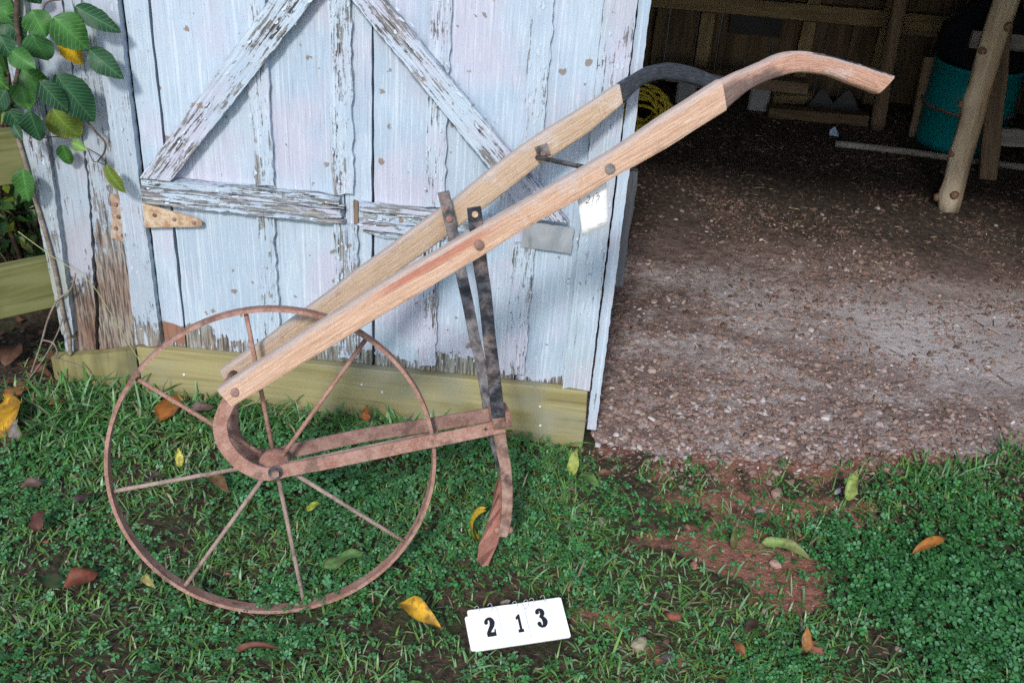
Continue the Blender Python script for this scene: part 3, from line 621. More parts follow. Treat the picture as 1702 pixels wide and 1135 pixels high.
# pole on the floor
a = bg_(1388, 239, .02); b = bg_(1760, 285, .02)
pv, pf = tube(smooth_pts([a, a+(b-a)*.3+Vector((0, .004, .002)), a+(b-a)*.7-Vector((0, .004, 0)), b], 5), .0145, 10)
o = mk('floor_pole', pv, pf, M_grey, None, True); o.matrix_world = DM; tag(o, 'thin grey pole lying on the floor in front of the drum', 'pole')
# bench plank on a pale block, boards and slates along the back wall
a = bp(1215, 143, 2.72); b = bp(1342, 137, 2.72)
o = loose('bench_plank', 'thick dark plank resting on the pale block by the back wall', 'plank', (a.x-.3, 2.72, .105+.0), (b.x, 2.72, .105), .10, .05, M_brownboard, (0, 0, 1), 'loose boards in the barn')
zb = .105
q = bg_(1259, 188); bk = MB(); sx_, sy_ = .045, .045
secs = [[(sx_*k_*x, sy_*k_*y, z) for x, y in ((-1, -.8), (-.8, -1), (.8, -1), (1, -.8), (1, .8), (.8, 1), (-.8, 1), (-1, .8))] for k_, z in ((.96, 0), (1, .006), (1, .095), (.95, .1035))]
vb, fb = sweep(secs); o = mk('concrete_block', vb, fb, M_block); o.matrix_world = DM @ Matrix.Translation((q.x, 2.72, 0)); tag(o, 'pale grey block under the dark bench plank', 'block')
o = mk('concrete_block', vb, fb, M_block); o.matrix_world = DM @ Matrix.Translation((a.x-.2, 2.72, 0)); tag(o, 'pale grey block under the bench plank, hidden behind the tool handle', 'block')
loose('loose_board', 'short pale board lying flat between the block and the grey slates', 'board', bg_(1283, 181)+Vector((0, .1, .0)), bg_(1352, 184)+Vector((0, .1, 0)), .06, .05, M_stud, (0, -.2, 1), 'loose boards in the barn')
loose('loose_board', 'long dark timber lying on the floor in front of the slates', 'board', bg_(1275, 196)+Vector((0, .02, 0)), bg_(1440, 210)+Vector((0, .02, 0)), .07, .05, M_dark, (0, 0, 1), 'loose boards in the barn')
def slate(px, label, yaw, sc):
    q = bg_(*px); o = [(-.1, 0), (.09, .0), (.05, .06), (.0, .115), (-.02, .105), (-.06, .05)]; N = len(o)
    v = [(x*sc, z*.55*sc, z*sc) for x, z in o]+[(x*sc, z*.55*sc+.02, z*sc) for x, z in o]
    f = [tuple(range(N)), tuple(range(2*N-1, N-1, -1))]+[(i+N, (i+1) % N+N, (i+1) % N, i) for i in range(N)]
    ob = mk('slate_piece', v, f, M_slab); ob.matrix_world = DM @ Matrix.Translation(q) @ Matrix.Rotation(yaw, 4, 'Z'); tag(ob, label, 'slate', 'broken slates by the back wall')
slate((1366, 188), 'broken grey slate propped up, left of the pair near the back wall', .1, .85)
slate((1402, 189), 'broken grey slate propped up, next to the brown stud', -.3, .85)
# hose coil
q = bg_(1075, 214); hz = MB(); r = random.Random(4)
for i in range(13):
    ra, rb = r.uniform(.07, .12), r.uniform(.05, .1); tl = r.uniform(-.5, .5); pz = rb*.9+r.uniform(0, .03); oy = r.uniform(-.05, .05); ox = r.uniform(-.05, .03)
    hz.add(*tube([(ox+ra*math.cos(t_), oy+tl*rb*math.sin(t_), pz+rb*math.sin(t_)*1.1) for t_ in np.linspace(0, 2*math.pi, 26)], .0065, 6, False, 1.6))
o = hz.build('hose_coil', M_hose, None, True, None); o.matrix_world = DM @ Matrix.Translation((q.x-.02, q.y, .0)); tag(o, 'tangled coil of yellow hose on the dark barn floor behind the door edge', 'hose')
# short stub board behind the door edge
a = bg_(1021, 470); b = bp(1048, 275, a.y)
loose('stub_board', 'short blue grey stub board standing behind the edge of the open barn door', 'board', a, a+(b-a)*1.0, .05, .03, M_postdark, (0, -1, 0), ragged1=.01)
q = bg_(1386, 226, .01); o = mk('paper_scrap', [(-.02, 0, 0), (.018, -.01, 0), (.02, .01, .012), (.0, .02, .035), (-.02, .01, .02)], [(0, 1, 2, 3, 4)], m_flat('blue_white_paper', (.35, .48, .66), .6)); o.matrix_world = DM @ Matrix.Translation(q); tag(o, 'tiny blue white paper scrap beside the end of the floor pole', 'paper')

# ------------------------------------------------------------------ wheel cultivator
LEAN, YAW = math.radians(16.5), math.radians(10.8)
Oc = np.array([-.412, 1.509, 0.0]); WR = .303
U = np.array([math.cos(YAW), math.sin(YAW), 0]); Nn = np.array([-math.sin(YAW), math.cos(YAW), 0])
V = np.array([0, 0, math.cos(LEAN)])+Nn*math.sin(LEAN); Wv = Nn*math.cos(LEAN)-np.array([0, 0, math.sin(LEAN)])
CM = Matrix(np.stack([U, V, -Wv], 1).tolist()).to_4x4(); CM.translation = Vector(Oc)
def cu(px, py, w):
    P = onplane(np.array([[px, py]], float), Oc+Wv*w, Wv)[0]-Oc; return P@U, P@V
def wprof(u, sgn=-1): return float(np.interp(u, [-.1, -.06, .36, .56, .75, 1.05], [.035, .05, .195, .235, .245, .25] if sgn < 0 else [.035, .05, .195, .213, .168, .150]))
def cu_fit(px, py, sgn, off=0.0):
    w = .15*sgn
    for _ in range(12):
        u, v = cu(px, py, w); w = sgn*(wprof(u, sgn)+off)
    return np.array([u, v, -w])
cult = thing('wheel_cultivator', 'antique rusty one-wheel hand cultivator with wooden handles leaning on door', 'cultivator', CM)
# wheel
whl = mk('wheel', *(lambda: (lambda prof: sweep([[( (WR-a)*math.cos(t), WR+(WR-a)*math.sin(t), z) for a, z in prof] for t in np.linspace(0, 2*math.pi, 97)[:-1]], False))([(.000, -.0145), (-.0015, -.006), (-.0015, .006), (.000, .0145), (.0065, .0145), (.0062, 0), (.0065, -.0145)]))(), M_rust2, cult, True)
nv = len(whl.data.vertices); n_ = 7    # close the rim
me = whl.data; vs = [tuple(q.co) for q in me.vertices]; fs = [tuple(p.vertices) for p in me.polygons]+[((nv-n_)+j, (nv-n_)+(j+1) % n_, (j+1) % n_, j) for j in range(n_)]
me.clear_geometry(); me.from_pydata(vs, [], fs); me.polygons.foreach_set('use_smooth', [True]*len(me.polygons)); me.update()
es = whl.modifiers.new('e', 'EDGE_SPLIT'); es.split_angle = math.radians(50)
for ang in (143.6, 97.8, 53.9, 9.5, -35.4, -81.2, -126.4, -172.2):
    a = math.radians(ang); ca, sa = math.cos(a), math.sin(a); side = .012 if int(ang*10) % 2 else -.012
    pts = [(.020*ca, WR+.020*sa, side), (.15*ca, WR+.15*sa, side*.5), ((WR-.004)*ca, WR+(WR-.004)*sa, 0)]
    v_, f_ = tube(pts, [.0045, .0042, .0042], 8); mk('spoke', v_, f_, M_spoke if sa < .3 else M_rust2, whl, True)
prof = [(.006, -.035), (.016, -.034), (.018, -.020), (.028, -.014), (.030, 0), (.028, .014), (.018, .020), (.016, .034), (.006, .035)]
v_, f_ = sweep([[(r_*math.cos(t), WR+r_*math.sin(t), z) for t in np.linspace(0, 2*math.pi, 25)[:-1]] for r_, z in prof]); mk('hub', v_, f_, M_rust2, whl, True)
# handles
def handle(Tpx, Lpx, sgn, name, mat, thick, Tg, Lg, gmat, off):
    def res(poly, n):
        P = np.array([cu_fit(x, y, sgn, off) for x, y in poly]); s = np.concatenate([[0], np.cumsum(np.linalg.norm(np.diff(P, axis=0), axis=1))]); s /= s[-1]
        q = np.linspace(0, 1, n); return np.stack([np.interp(q, s, P[:, i]) for i in range(3)], 1)
    objs = []
    for (tp_, lp_, m, n, rnd, nm) in ((Tpx, Lpx, mat, 44, .22, 'handle'), (Tg, Lg, gmat, 30, .75, 'grip')):
        A, B = res(tp_, n), res(lp_, n)
        if nm == 'grip':
            for _ in range(2):
                A[1:-1] = (A[:-2]+2*A[1:-1]+A[2:])/4; B[1:-1] = (B[:-2]+2*B[1:-1]+B[2:])/4
        secs = []; uvs = []; r = random.Random(9); M_ = 16
        for i in range(n):
            q = i/(n-1); c = (A[i]+B[i])/2; h = np.linalg.norm(A[i]-B[i])/2*(1+.025*math.sin(i*.9+sgn)+.02*math.sin(i*.37+2*sgn)+r.uniform(-.012, .012)); up = (A[i]-B[i]); up[2] *= 1; up /= np.linalg.norm(up)
            th = thick/2 if nm == 'handle' else thick/2*(1-.0*q)
            rn = rnd if nm == 'grip' else rnd+(.35*max(0, (q-.85)/.15))
            zc = -thick/2
            ring = []
            for j in range(M_):
                a = 2*math.pi*(j+.5)/M_; ex = 2/(2+8*(1-rn))       # superellipse: square beam -> round grip
                cx = math.copysign(abs(math.cos(a))**ex, math.cos(a)); sy = math.copysign(abs(math.sin(a))**ex, math.sin(a))
                p = c+up*h*sy; ring.append((p[0], p[1], p[2]+zc*1.0+th*cx)); uvs.append((q, .5+.5*sy if True else 0))
            secs.append(ring)
        v_, f_ = sweep(secs); par = cult if nm == 'handle' else objs[0]
        o = mk('handle' if nm == 'handle' else 'grip', v_, f_, m, par, True, uv=uvs); es = o.modifiers.new('e', 'EDGE_SPLIT'); es.split_angle = math.radians(38); objs.append(o)
    return objs
# near handle: measurements are on its front face -> its centre sits half a thickness behind
hn = handle([(360, 648), (640, 469), (860, 343), (977, 277), (1045, 234), (1101, 196), (1161, 157), (1200, 133)], [(386, 678), (545, 580), (640, 523), (754, 456), (860, 389), (960, 334), (1030, 292), (1100, 253), (1139, 229), (1209, 185)], -1, 'handle', M_handle, .034,
            [(1200, 133), (1263, 106), (1303, 88), (1334, 83), (1393, 94), (1443, 110), (1491, 126)], [(1209, 185), (1222, 172), (1243, 153), (1283, 132), (1330, 120), (1377, 125), (1423, 142), (1462, 157)], M_grip, .017)
hf = handle([(366, 618), (450, 558), (620, 432), (752, 334), (862, 248), (1030, 140)], [(388, 655), (450, 611), (620, 484), (752, 387), (864, 302), (904, 269), (977, 225), (1036, 174)], 1, 'handle', M_handle2, .034,
            [(1030, 140), (1044, 130), (1080, 110), (1109, 104), (1141, 107), (1210, 131)], [(1036, 174), (1070, 141), (1101, 132), (1137, 136), (1170, 145), (1204, 160)], M_grip2, -.017)
tag(hn[0], 'nearer pinkish handle with red-stained middle'); tag(hf[0], 'farther tan handle with black grip')
# note: z of local frame points to the camera; near handle has z>0
def flatbar(pts, hw, th, name, mat, parent=cult, hv=None, nsm=5):
    """pts in local (u,v,z): flat bar whose wide face is in the u-v plane"""
    P = smooth_pts(pts, nsm); secs = []; n = len(P)
    for i, p in enumerate(P):
        t = P[min(i+1, n-1)]-P[max(i-1, 0)]; t.normalize(); z = Vector((0, 0, 1)); side = t.cross(z).normalized(); z = side.cross(t).normalized()
        w = hw if not hv else np.interp(i/(n-1), np.linspace(0, 1, len(hv)), hv)
        c = min(.0012, th*.3)
        secs.append([p+side*a+z*b for a, b in ((-w, -th/2+c), (-w+c, -th/2), (w-c, -th/2), (w, -th/2+c), (w, th/2-c), (w-c, th/2), (-w+c, th/2), (-w, th/2-c))])
    v_, f_ = sweep(secs); return mk(name, v_, f_, mat, parent)
def L3(px, py, w): u, v = cu(px, py, w); return (u, v, -w)
nb = flatbar([L3(389, 652, -.028), L3(373, 682, -.034), L3(366, 708, -.040), L3(374, 740, -.045), L3(402, 771, -.047), L3(440, 787, -.047), L3(480, 780, -.047), L3(560, 765, -.046), L3(680, 740, -.040), L3(760, 724, -.034), L3(838, 707, -.030)], .0128, .008, 'frame_bar', M_rust2)
fb_ = flatbar([L3(385, 640, .028), L3(384, 690, .036), L3(386, 718, .042), L3(402, 742, .046), L3(436, 758, .047), L3(490, 748, .047), L3(600, 724, .045), L3(720, 705, .036), L3(818, 688, .020)], .0135, .008, 'frame_bar', M_rust)
def disc(name, c, r, h, mat, parent=cult, n=12, dome=.6):
    v_, f_ = tube([(c[0], c[1], c[2]), (c[0], c[1], c[2]+h*.6), (c[0], c[1], c[2]+h)], [r, r, r*dome], n); return mk(name, v_, f_, mat, parent, False)
ax = L3(458, 785, -.052); disc('axle_nut', (ax[0], ax[1], .051), .0135, .003, M_shank2); disc('axle_nut', (ax[0], ax[1], .054), .0078, .008, M_rust, n=6, dome=.95)
v_, f_ = tube([(0.0, WR, -.052), (0.0, WR, .052)], .006, 10); mk('axle', v_, f_, M_rust, cult, True)
# square collar behind the share where the frame meets the shanks
c0 = L3(830, 700, -.025)
v_, f_ = plank_geo(.036, .030, .060, 5, n=3, nw=2, rough=.0008, ch=.003); M_ = Matrix.Rotation(math.radians(10), 4, 'Z'); M_.translation = Vector((c0[0]-.014, c0[1], .004)); mk('clamp', v_, f_, M_rust2, cult, False, M_)
for (px, py) in ((786, 716), (807, 713)):
    q = L3(px, py, -.035); disc('bar_hole', (q[0], q[1], q[2]-.001), .0045, .0018, M_stemdark, n=4, dome=.98)
# shanks
def wsh(v, sgn): return sgn*float(np.interp(v, [.0, .33, .72, .80], [.0, .014, .172, .198] if sgn < 0 else [.0, .014, .156, .160]))
def shp(px, py, sgn):
    w = sgn*.1
    for _ in range(12):
        u, v = cu(px, py, w); w = wsh(v, sgn)
    return (u, v, -w)
s1 = flatbar([shp(788, 346, -1), shp(798, 437, -1), shp(805, 483, -1), shp(810, 529, -1), shp(813, 559, -1), shp(818, 600, -1), shp(825, 663, -1), shp(829, 700, -1)], .0115, .0095, 'shank', M_shank, hv=[.0115, .0118, .0115, .0112, .0112, .0115, .0120, .0122])
ft_ = flatbar([shp(828, 692, -1), shp(830, 720, -1), shp(835, 750, -1), shp(840, 777, -1), shp(843, 822, -1), shp(841, 860, -1), shp(835, 890, -1)], .0115, .0105, 'foot', M_foot, hv=[.0122, .0118, .0113, .0110, .0108, .0108, .0092])
s2 = flatbar([shp(737, 319, 1), shp(752, 385, 1), shp(765, 447, 1), shp(778, 506, 1), shp(788, 559, 1), shp(798, 600, 1), shp(808, 663, 1), shp(812, 700, 1), shp(822, 740, 1), shp(834, 785, 1)], .0112, .0095, 'shank', M_shank2, hv=[.0115, .0112, .011, .0105, .0100, .0085, .0075, .007])
tag(s1, 'black painted shank bolted to the nearer handle'); tag(s2, 'grey rusty shank with bolt holes by the farther handle')
for (px, py) in ((736, 329), (741, 345), (748, 382)):
    q = shp(px, py, 1); disc('bolt_hole', (q[0], q[1], q[2]+.0044), .0042, .0008, M_rust2, n=8, dome=.9)
q = shp(746, 364, 1); disc('bolt', (q[0], q[1], q[2]+.0045), .0065, .006, M_rust2)
q = shp(789, 356, -1); disc('bolt_hole', (q[0], q[1], q[2]+.0044), .0055, .0008, M_hinge, n=8, dome=.9)
q = cu_fit(796, 407, -1, .017); disc('bolt', (q[0], q[1], q[2]+.0), .0085, .006, M_rust, dome=.5)
q = cu_fit(1014, 281, -1, .017); disc('bolt', (q[0], q[1], q[2]+.0), .0085, .004, M_shank2, dome=.6)
q = cu_fit(391, 652, -1, .017); disc('bolt', (q[0], q[1], q[2]+.0), .0085, .003, M_rust, dome=.6)
# share: curved red plate
ol = [(830, 791), (835, 812), (836, 840), (834, 873), (826, 905), (811, 939), (801, 941), (793, 931), (796, 905), (810, 869), (818, 841), (823, 806)]
P3 = []
for i, (px, py) in enumerate(ol):
    left = i >= 7; u, v = cu(px, py, 0); t = (v-.07)/.19; w = (.012 if not left else -.014)-.012*math.sin(max(0, min(1, t))*math.pi)+.01
    u, v = cu(px, py, w); P3.append((u, v, -w))
N = len(P3); cen = Vector((sum(p[0] for p in P3)/N, sum(p[1] for p in P3)/N, sum(p[2] for p in P3)/N+.004))
bm = MB(); fv_ = P3+[tuple(Vector(p)+Vector((.004, 0, -.007))) for p in P3]
bm.add(fv_, [(0, 11, 10, 1), (1, 10, 9, 2), (2, 9, 8, 3), (3, 8, 7, 4), (4, 7, 6, 5), (12, 13, 22, 23), (13, 14, 21, 22), (14, 15, 20, 21), (15, 16, 19, 20), (16, 17, 18, 19)]+[(i, (i+1) % N, (i+1) % N+N, i+N) for i in range(N)])
sh = bm.build('share', M_share, cult)
q = shp(848, 882, -1); v_, f_ = tube([(q[0]-.03, q[1], q[2]-.008), (q[0]+.002, q[1]-.001, q[2]-.008), (q[0]+.006, q[1]-.001, q[2]-.008)], [.0065, .0075, .005], 8); mk('share_bolt', v_, f_, M_rust2, cult, True)
# cross rod with its square plate
A = cu_fit(901, 258, 1, -.021); B = cu_fit(1014, 281, -1, -.02); A[2] -= 0; 
A2 = cu_fit(893, 262, 1, -.021); rodB = np.array([B[0]-.006, B[1]-.006, B[2]])
v_, f_ = tube([tuple(A2), tuple((A2+rodB)/2+np.array([0, .001, 0])), tuple(rodB)], .0048, 8); mk('brace_rod', v_, f_, M_shank2, cult, True)
v_, f_ = plank_geo(.026, .024, .006, 6, n=2, nw=1, rough=.0003, ch=.001); M_ = Matrix.Rotation(math.radians(20), 4, 'Z'); M_.translation = Vector((A[0]-.012, A[1]+.004, A[2]+.003)); mk('square_nut', v_, f_, M_shank2, cult, False, M_)
disc('bolt', (A[0]+.001, A[1]+.004, A[2]+.006), .006, .005, M_rust, n=8)
v_, f_ = tube([L3(377, 640, -.03), L3(388, 622, .03)], .0085, 10); mk('front_spacer', v_, f_, M_rust, cult, True)
# ------------------------------------------------------------------ paper tag on the near handle
def tagpt(x, y): return np.array(onplane(np.array([[x, y]], float), TP0, TN)[0])
u_, v_, z_ = cu_fit(985, 318, -1, -.019); Wp = CM @ Vector((u_, v_, z_)); TP0 = np.array(Wp); TN = np.array([.08, -.97, .12]); TN /= np.linalg.norm(TN)
tg = thing('paper_tag', 'white paper auction tag handwritten 213 hanging under the handle', 'tag', Matrix.Translation(Wp))
def tl(x, y, up=0.0): return Vector(tagpt(x, y)+TN*up)-Wp
gx = [(0, 0), (1, 0), (1, 1), (0, 1)]
c4 = [tl(958, 318), tl(1008, 290), tl(1010.5, 373), tl(968.5, 392)]
secs = []
NX = 6
vt = []; ft = []
for j in range(NX+1):
    for i in range(NX+1):
        a = i/NX; b = j/NX; p = (c4[0]*(1-a)+c4[1]*a)*(1-b)+(c4[3]*(1-a)+c4[2]*a)*b; vt.append(p+Vector(TN)*(.0016*math.sin(b*3)*math.sin(a*3.1)))
for j in range(NX):
    for i in range(NX): k = j*(NX+1)+i; ft.append((k, k+NX+1, k+NX+2, k+1))
sheet = mk('sheet', vt, ft, M_paper, tg, True); so = sheet.modifiers.new('thick', 'SOLIDIFY'); so.thickness = .0006; so.offset = 0
def ribbon(mb, pts, hw, n=None, flat=True, taper=None):
    """flat ribbon through 3D points lying on a plane with normal n"""
    n = Vector(n); P = [Vector(p) for p in pts]; v = []
    for i, p in enumerate(P):
        t = (P[min(i+1, len(P)-1)]-P[max(i-1, 0)]).normalized(); sd = n.cross(t).normalized(); w = hw[i] if isinstance(hw, (list, tuple)) else hw; v += [p+sd*w, p-sd*w]
    mb.add(v, [(2*i, 2*i+1, 2*i+3, 2*i+2) for i in range(len(P)-1)])
Zp = lambda a, b: (950+a/9.45, 300+b/9.45)
wr = MB()
for st in ([(248, 268), (258, 245), (278, 240), (288, 258), (275, 300), (250, 335), (225, 358), (222, 345), (245, 340), (262, 350), (276, 345)], [(348, 232), (340, 275), (325, 330)], [(382, 208), (400, 193), (418, 203), (412, 228), (392, 248), (412, 246), (432, 235), (436, 250), (420, 285), (392, 312), (380, 305)]):
    ribbon(wr, smooth_pts([tl(*Zp(*p), .0022) for p in st], 4), .00042, TN)
wr.build('handwriting', M_pen, tg)
pr = MB()
for (a, b, c, d, w) in [(232, 405, 290, 386, .0005), (300, 382, 345, 366, .0005), (355, 362, 445, 316, .0005), (150, 412, 530, 250, .00016), (195, 585, 545, 440, .00016), (290, 570, 420, 520, .0003), (185, 720, 560, 590, .00016), (240, 770, 330, 740, .0003), (260, 785, 380, 735, .0003), (400, 695, 480, 660, .0003), (430, 690, 560, 640, .0002), (200, 755, 300, 715, .0002)]:
    ribbon(pr, [tl(*Zp(a, b), .0022), tl(*Zp((a+c)/2, (b+d)/2), .0023), tl(*Zp(c, d), .0021)], w, TN)
pr.build('print', M_print, tg)
v_, f_ = tube([tl(975, 322, .001), tl(985, 300, .001), tl(992, 285, .0)], .0007, 6); mk('tie_wire', v_, f_, M_wire, tg, True)

# ------------------------------------------------------------------ number card on the grass
P1, P2, P4 = gp(776, 1014, .048), gp(932, 992, .052), gp(784, 1083, .022)
Xc = (P2-P1); wC = np.linalg.norm(Xc); Xc /= wC; Yc = P1-P4; Yc -= Xc*(Yc@Xc); hC = np.linalg.norm(Yc); Yc /= hC; Zc = np.cross(Xc, Yc)
KM = Matrix(np.stack([Xc, Yc, Zc], 1).tolist()).to_4x4(); KM.translation = Vector(P1-Yc*hC)
card = thing('number_card', 'white flip number card reading 213 lying on the grass', 'number card', KM)
def kl(x, y): 
    P = onplane(np.array([[x, y]], float), P1, Zc)[0]-(P1-Yc*hC); return P@Xc, P@Yc
def rcard(name, x0, y0, x1, y1, z, t, rad, mat, parent, skew=0.0):
    pts = []
    for (cx, cy, a0) in ((x1-rad, y1-rad, 0), (x0+rad, y1-rad, 90), (x0+rad, y0+rad, 180), (x1-rad, y0+rad, 270)):
        for k in range(5): a = math.radians(a0+k*22.5); pts.append((cx+rad*math.cos(a), cy+rad*math.sin(a)))
    N = len(pts); v = [(x, y, z+t+skew*(y-y0)) for x, y in pts]+[(x, y, z+skew*(y-y0)) for x, y in pts]
    return mk(name, v, [tuple(range(N)), tuple(range(2*N-1, N-1, -1))]+[(i, i+N, (i+1) % N+N, (i+1) % N) for i in range(N)][::1], mat, parent)
rcard('backing_card', .0, .0, wC, hC, -.003, .003, .004, M_soilcard, card)
rcard('backing_card', -.006, .004, wC*.5, hC*.88, -.008, .003, .004, M_soilcard, card)
def Zk(a, b): return (740+a/7.092, 960+b/7.092)
def digit_sheet(corners, zz, digit, dbox):
    a = kl(*Zk(*corners[0])); b = kl(*Zk(*corners[1])); x0, x1 = a[0], b[0]; y1, y0 = a[1], b[1]
    s = rcard('flip_sheet', x0, y0, x1, y1, zz, .0012, .006, M_soilcard, card, .02)
    if zz: 
        o_ = rcard('flip_sheet', x0+.0015, y0-.0018, x1+.0015, y1-.0015, zz-.0022, .0011, .006, M_soilcard, card, .02)
    (c0x, c0y), (c1x, c1y) = kl(*Zk(*dbox[0])), kl(*Zk(*dbox[1])); H_ = abs(c1y-c0y); W_ = abs(c1x-c0x); bx = min(c0x, c1x); by = min(c0y, c1y)
    mb = MB(); lay = [0.0]
    def pt(x, y): return Vector((bx+x*W_, by+y*H_, zz+.0012+.02*(by+y*H_-y0)+.0006+lay[0]))
    def rb(seq, sm=5):
        lay[0] += .00005; pts = smooth_pts([(x, y, w) for x, y, w in seq], sm)
        v = []
        for i, p in enumerate(pts):
            t = pts[min(i+1, len(pts)-1)]-pts[max(i-1, 0)]; t = Vector((t.x*W_, t.y*H_, 0)).normalized(); nn_ = Vector((-t.y, t.x, 0)); c = pt(p.x, p.y); v += [c+nn_*p.z*H_*1.3, c-nn_*p.z*H_*1.3]
        mb.add(v, [(2*i, 2*i+1, 2*i+3, 2*i+2) for i in range(len(pts)-1)])
        for e, p in ((0, pts[0]), (1, pts[-1])):
            lay[0] += .00002; c = pt(p.x, p.y); mb.add([c+Vector((math.cos(t)*p.z*H_*1.3, math.sin(t)*p.z*H_*1.3, 0)) for t in np.linspace(0, 2*math.pi, 13)[:-1]], [tuple(range(12))])
    def pg(o): 
        lay[0] += .00005; mb.add([pt(x, y) for x, y in o], [tuple(range(len(o)))])
    if digit == '1': pg([(.04, 0), (1.0, 0), (1.0, .17), (.78, .17), (.78, 1), (.52, 1), (.02, .86), (.02, .70), (.34, .75), (.34, .17), (.04, .17)])
    if digit == '2':
        rb([(.16, .74, .075), (.20, .84, .065), (.40, .935, .055), (.64, .90, .08), (.76, .74, .10), (.66, .55, .09), (.42, .36, .075), (.20, .17, .07)]); pg([(.05, 0), (.95, 0), (.97, .36), (.84, .36), (.80, .22), (.34, .22), (.05, .16)])
    if digit == '3':
        rb([(.16, .80, .08), (.24, .90, .065), (.48, .945, .05), (.70, .84, .09), (.70, .68, .085), (.42, .56, .045)]); rb([(.42, .55, .045), (.70, .47, .08), (.84, .28, .10), (.68, .10, .075), (.38, .05, .05), (.18, .14, .075), (.14, .22, .08)])
    mb.build('digit', M_ink, s); return s, (x0, x1, y1)
sheets = [digit_sheet(((290, 398), (690, 770)), .002, '2', ((448, 490), (612, 692))), digit_sheet(((715, 340), (1008, 740)), .0035, '1', ((815, 452), (930, 650))), digit_sheet(((1015, 295), (1285, 668)), .002, '3', ((1052, 380), (1205, 585)))]
for (a, b, rx_) in ((365, 400, .0085), (520, 370, .0085), (812, 345, .0085), (945, 325, .0085), (1010, 300, .0075), (1140, 275, .0085)):
    x, y = kl(*Zk(a, b)); pts = [(x+.004*math.sin(t), y+rx_*math.cos(t), .006+rx_*.8*math.sin(t)) for t in np.linspace(-.6, 3.7, 16)]
    v_, f_ = tube(pts, .0006, 6); mk('ring', v_, f_, M_wire, card, True)

# ------------------------------------------------------------------ fence at the left corner of the barn
fd = np.array([-.80, -.60, 0]); fq = np.array(DM @ bp(92, 460, .0)); fn = np.array([fd[1], -fd[0], 0])
def fpt(x, y): return onplane(np.array([[x, y]], float), fq, fn)[0]
fb0 = fq.copy(); fb0[2] = 0
fence = thing('rail_fence', 'mossy green board fence running left from the barn corner', 'fence', Matrix.Translation(fb0))
def frail(yt, yb, x, ext=1.4):
    a, b = fpt(x, yt), fpt(x, yb); zc = (a[2]+b[2])/2; w = abs(a[2]-b[2]); p0 = Vector((0, 0, zc))-Vector(fd)*-.0; p1 = Vector(fd*ext)+Vector((0, 0, zc))
    return plank('rail', p0, p1, w, .03, M_fence, fence, out=tuple(-fn if (-fn)[1] < 0 else fn), n=20, rough=.0008)
frail(422, 503, 82); frail(205, 292, 62)
plank('fence_post', Vector(fd*1.0)+Vector((.03, .06, -.05)), Vector(fd*1.0)+Vector((.03, .06, .95)), .09, .09, M_fence, fence, out=(0, -1, 0))

# ------------------------------------------------------------------ leaves
def leaf_mesh(L, Wd, curl=.2, fold=.25, twist=0.0, wave=.06, seed=0, n=9, roundness=.8, chord=False):
    """leaf along +X from the stalk, upper side +Z"""
    r = random.Random(seed); v = []; ph = r.uniform(0, 6)
    for i in range(n+1):
        t = i/n; w = Wd/2*max(.0, math.sin(math.pi*min(1, t**roundness)))**.8*(1-.12*t)
        ang = curl*t; x = L*(math.sin(ang)/curl if abs(curl) > 1e-3 else t); z = -L*((1-math.cos(ang))/curl if abs(curl) > 1e-3 else 0)
        for q in (-1, -.5, 0, .5, 1):
            ww = w*q; zz_ = z+abs(ww)*fold+wave*Wd*math.sin(t*9+q*2+ph)*abs(q)+twist*t*ww
            ser = 1+(.05*(1 if i % 2 else -1)+r.uniform(-.05, .05)) if abs(q) == 1 else 1
            v.append((x-abs(q)*.10*L*(.3-.3*t), ww*ser, zz_))
    if chord:                                            # lay the chord of the curled blade along +X
        tip = Vector(v[n*5+2]); Q = tip.rotation_difference(Vector((1, 0, 0))); k_ = L/tip.length; v = [(q.x*k_, q.y, q.z*k_) for q in (Q @ Vector(p) for p in v)]
    f = []
    for i in range(n):
        for j in range(4): a = i*5+j; f.append((a, a+5, a+6, a+1))
    return v, f
vine = thing('climbing_vine', 'broad leaved green climbing vine hanging over the left barn corner', 'vine', DM @ Matrix.Translation((-.22, -.02, 0)))
VO = Vector((-.22, -.02, 0))
VL = [(-30, -10, 28, 36, .72, 0), (53, 18, 75, 63, 1.0, 0), (53, 57, 80, 114, .78, 1), (90, 30, 148, 83, .78, 0), (102, 62, 138, 115, .55, 3), (126, 12, 198, 54, .42, 2), (149, 84, 198, 130, .55, 2), (20, 85, 56, 114, .7, 0), (36, 116, 79, 146, .85, 0), (34, 138, 46, 186, 1.0, 0), (94, 125, 162, 212, .56, 2), (66, 136, 114, 189, .55, 2), (88, 182, 128, 238, .82, 4), (14, 183, 36, 214, .9, 2), (50, 185, 66, 238, .62, 2), (119, 237, 143, 249, .55, 5), (103, 241, 117, 277, .6, 0), (177, 275, 201, 326, .42, 4), (38, 281, 44, 338, .62, 0), (22, 208, 36, 233, .6, 2),
      (40, -25, 70, 12, .7, 2), (10, 150, -20, 190, .8, 2), (0, 60, 20, 100, .8, 2), (-20, 110, 10, 150, .9, 0), (5, 30, 40, 70, .9, 2)]
VC = [(.035, .125, .024), (.035, .13, .04), (.016, .066, .03), (.50, .30, .01), (.10, .15, .02), (.16, .28, .07)]
def place_leaf(o, base, tip, nrm, parent):
    X = (tip-base).normalized(); Z = (nrm-X*nrm.dot(X)).normalized(); Y = Z.cross(X); M = Matrix((X, Y, Z)).transposed().to_4x4(); M.translation = base; o.matrix_local = M
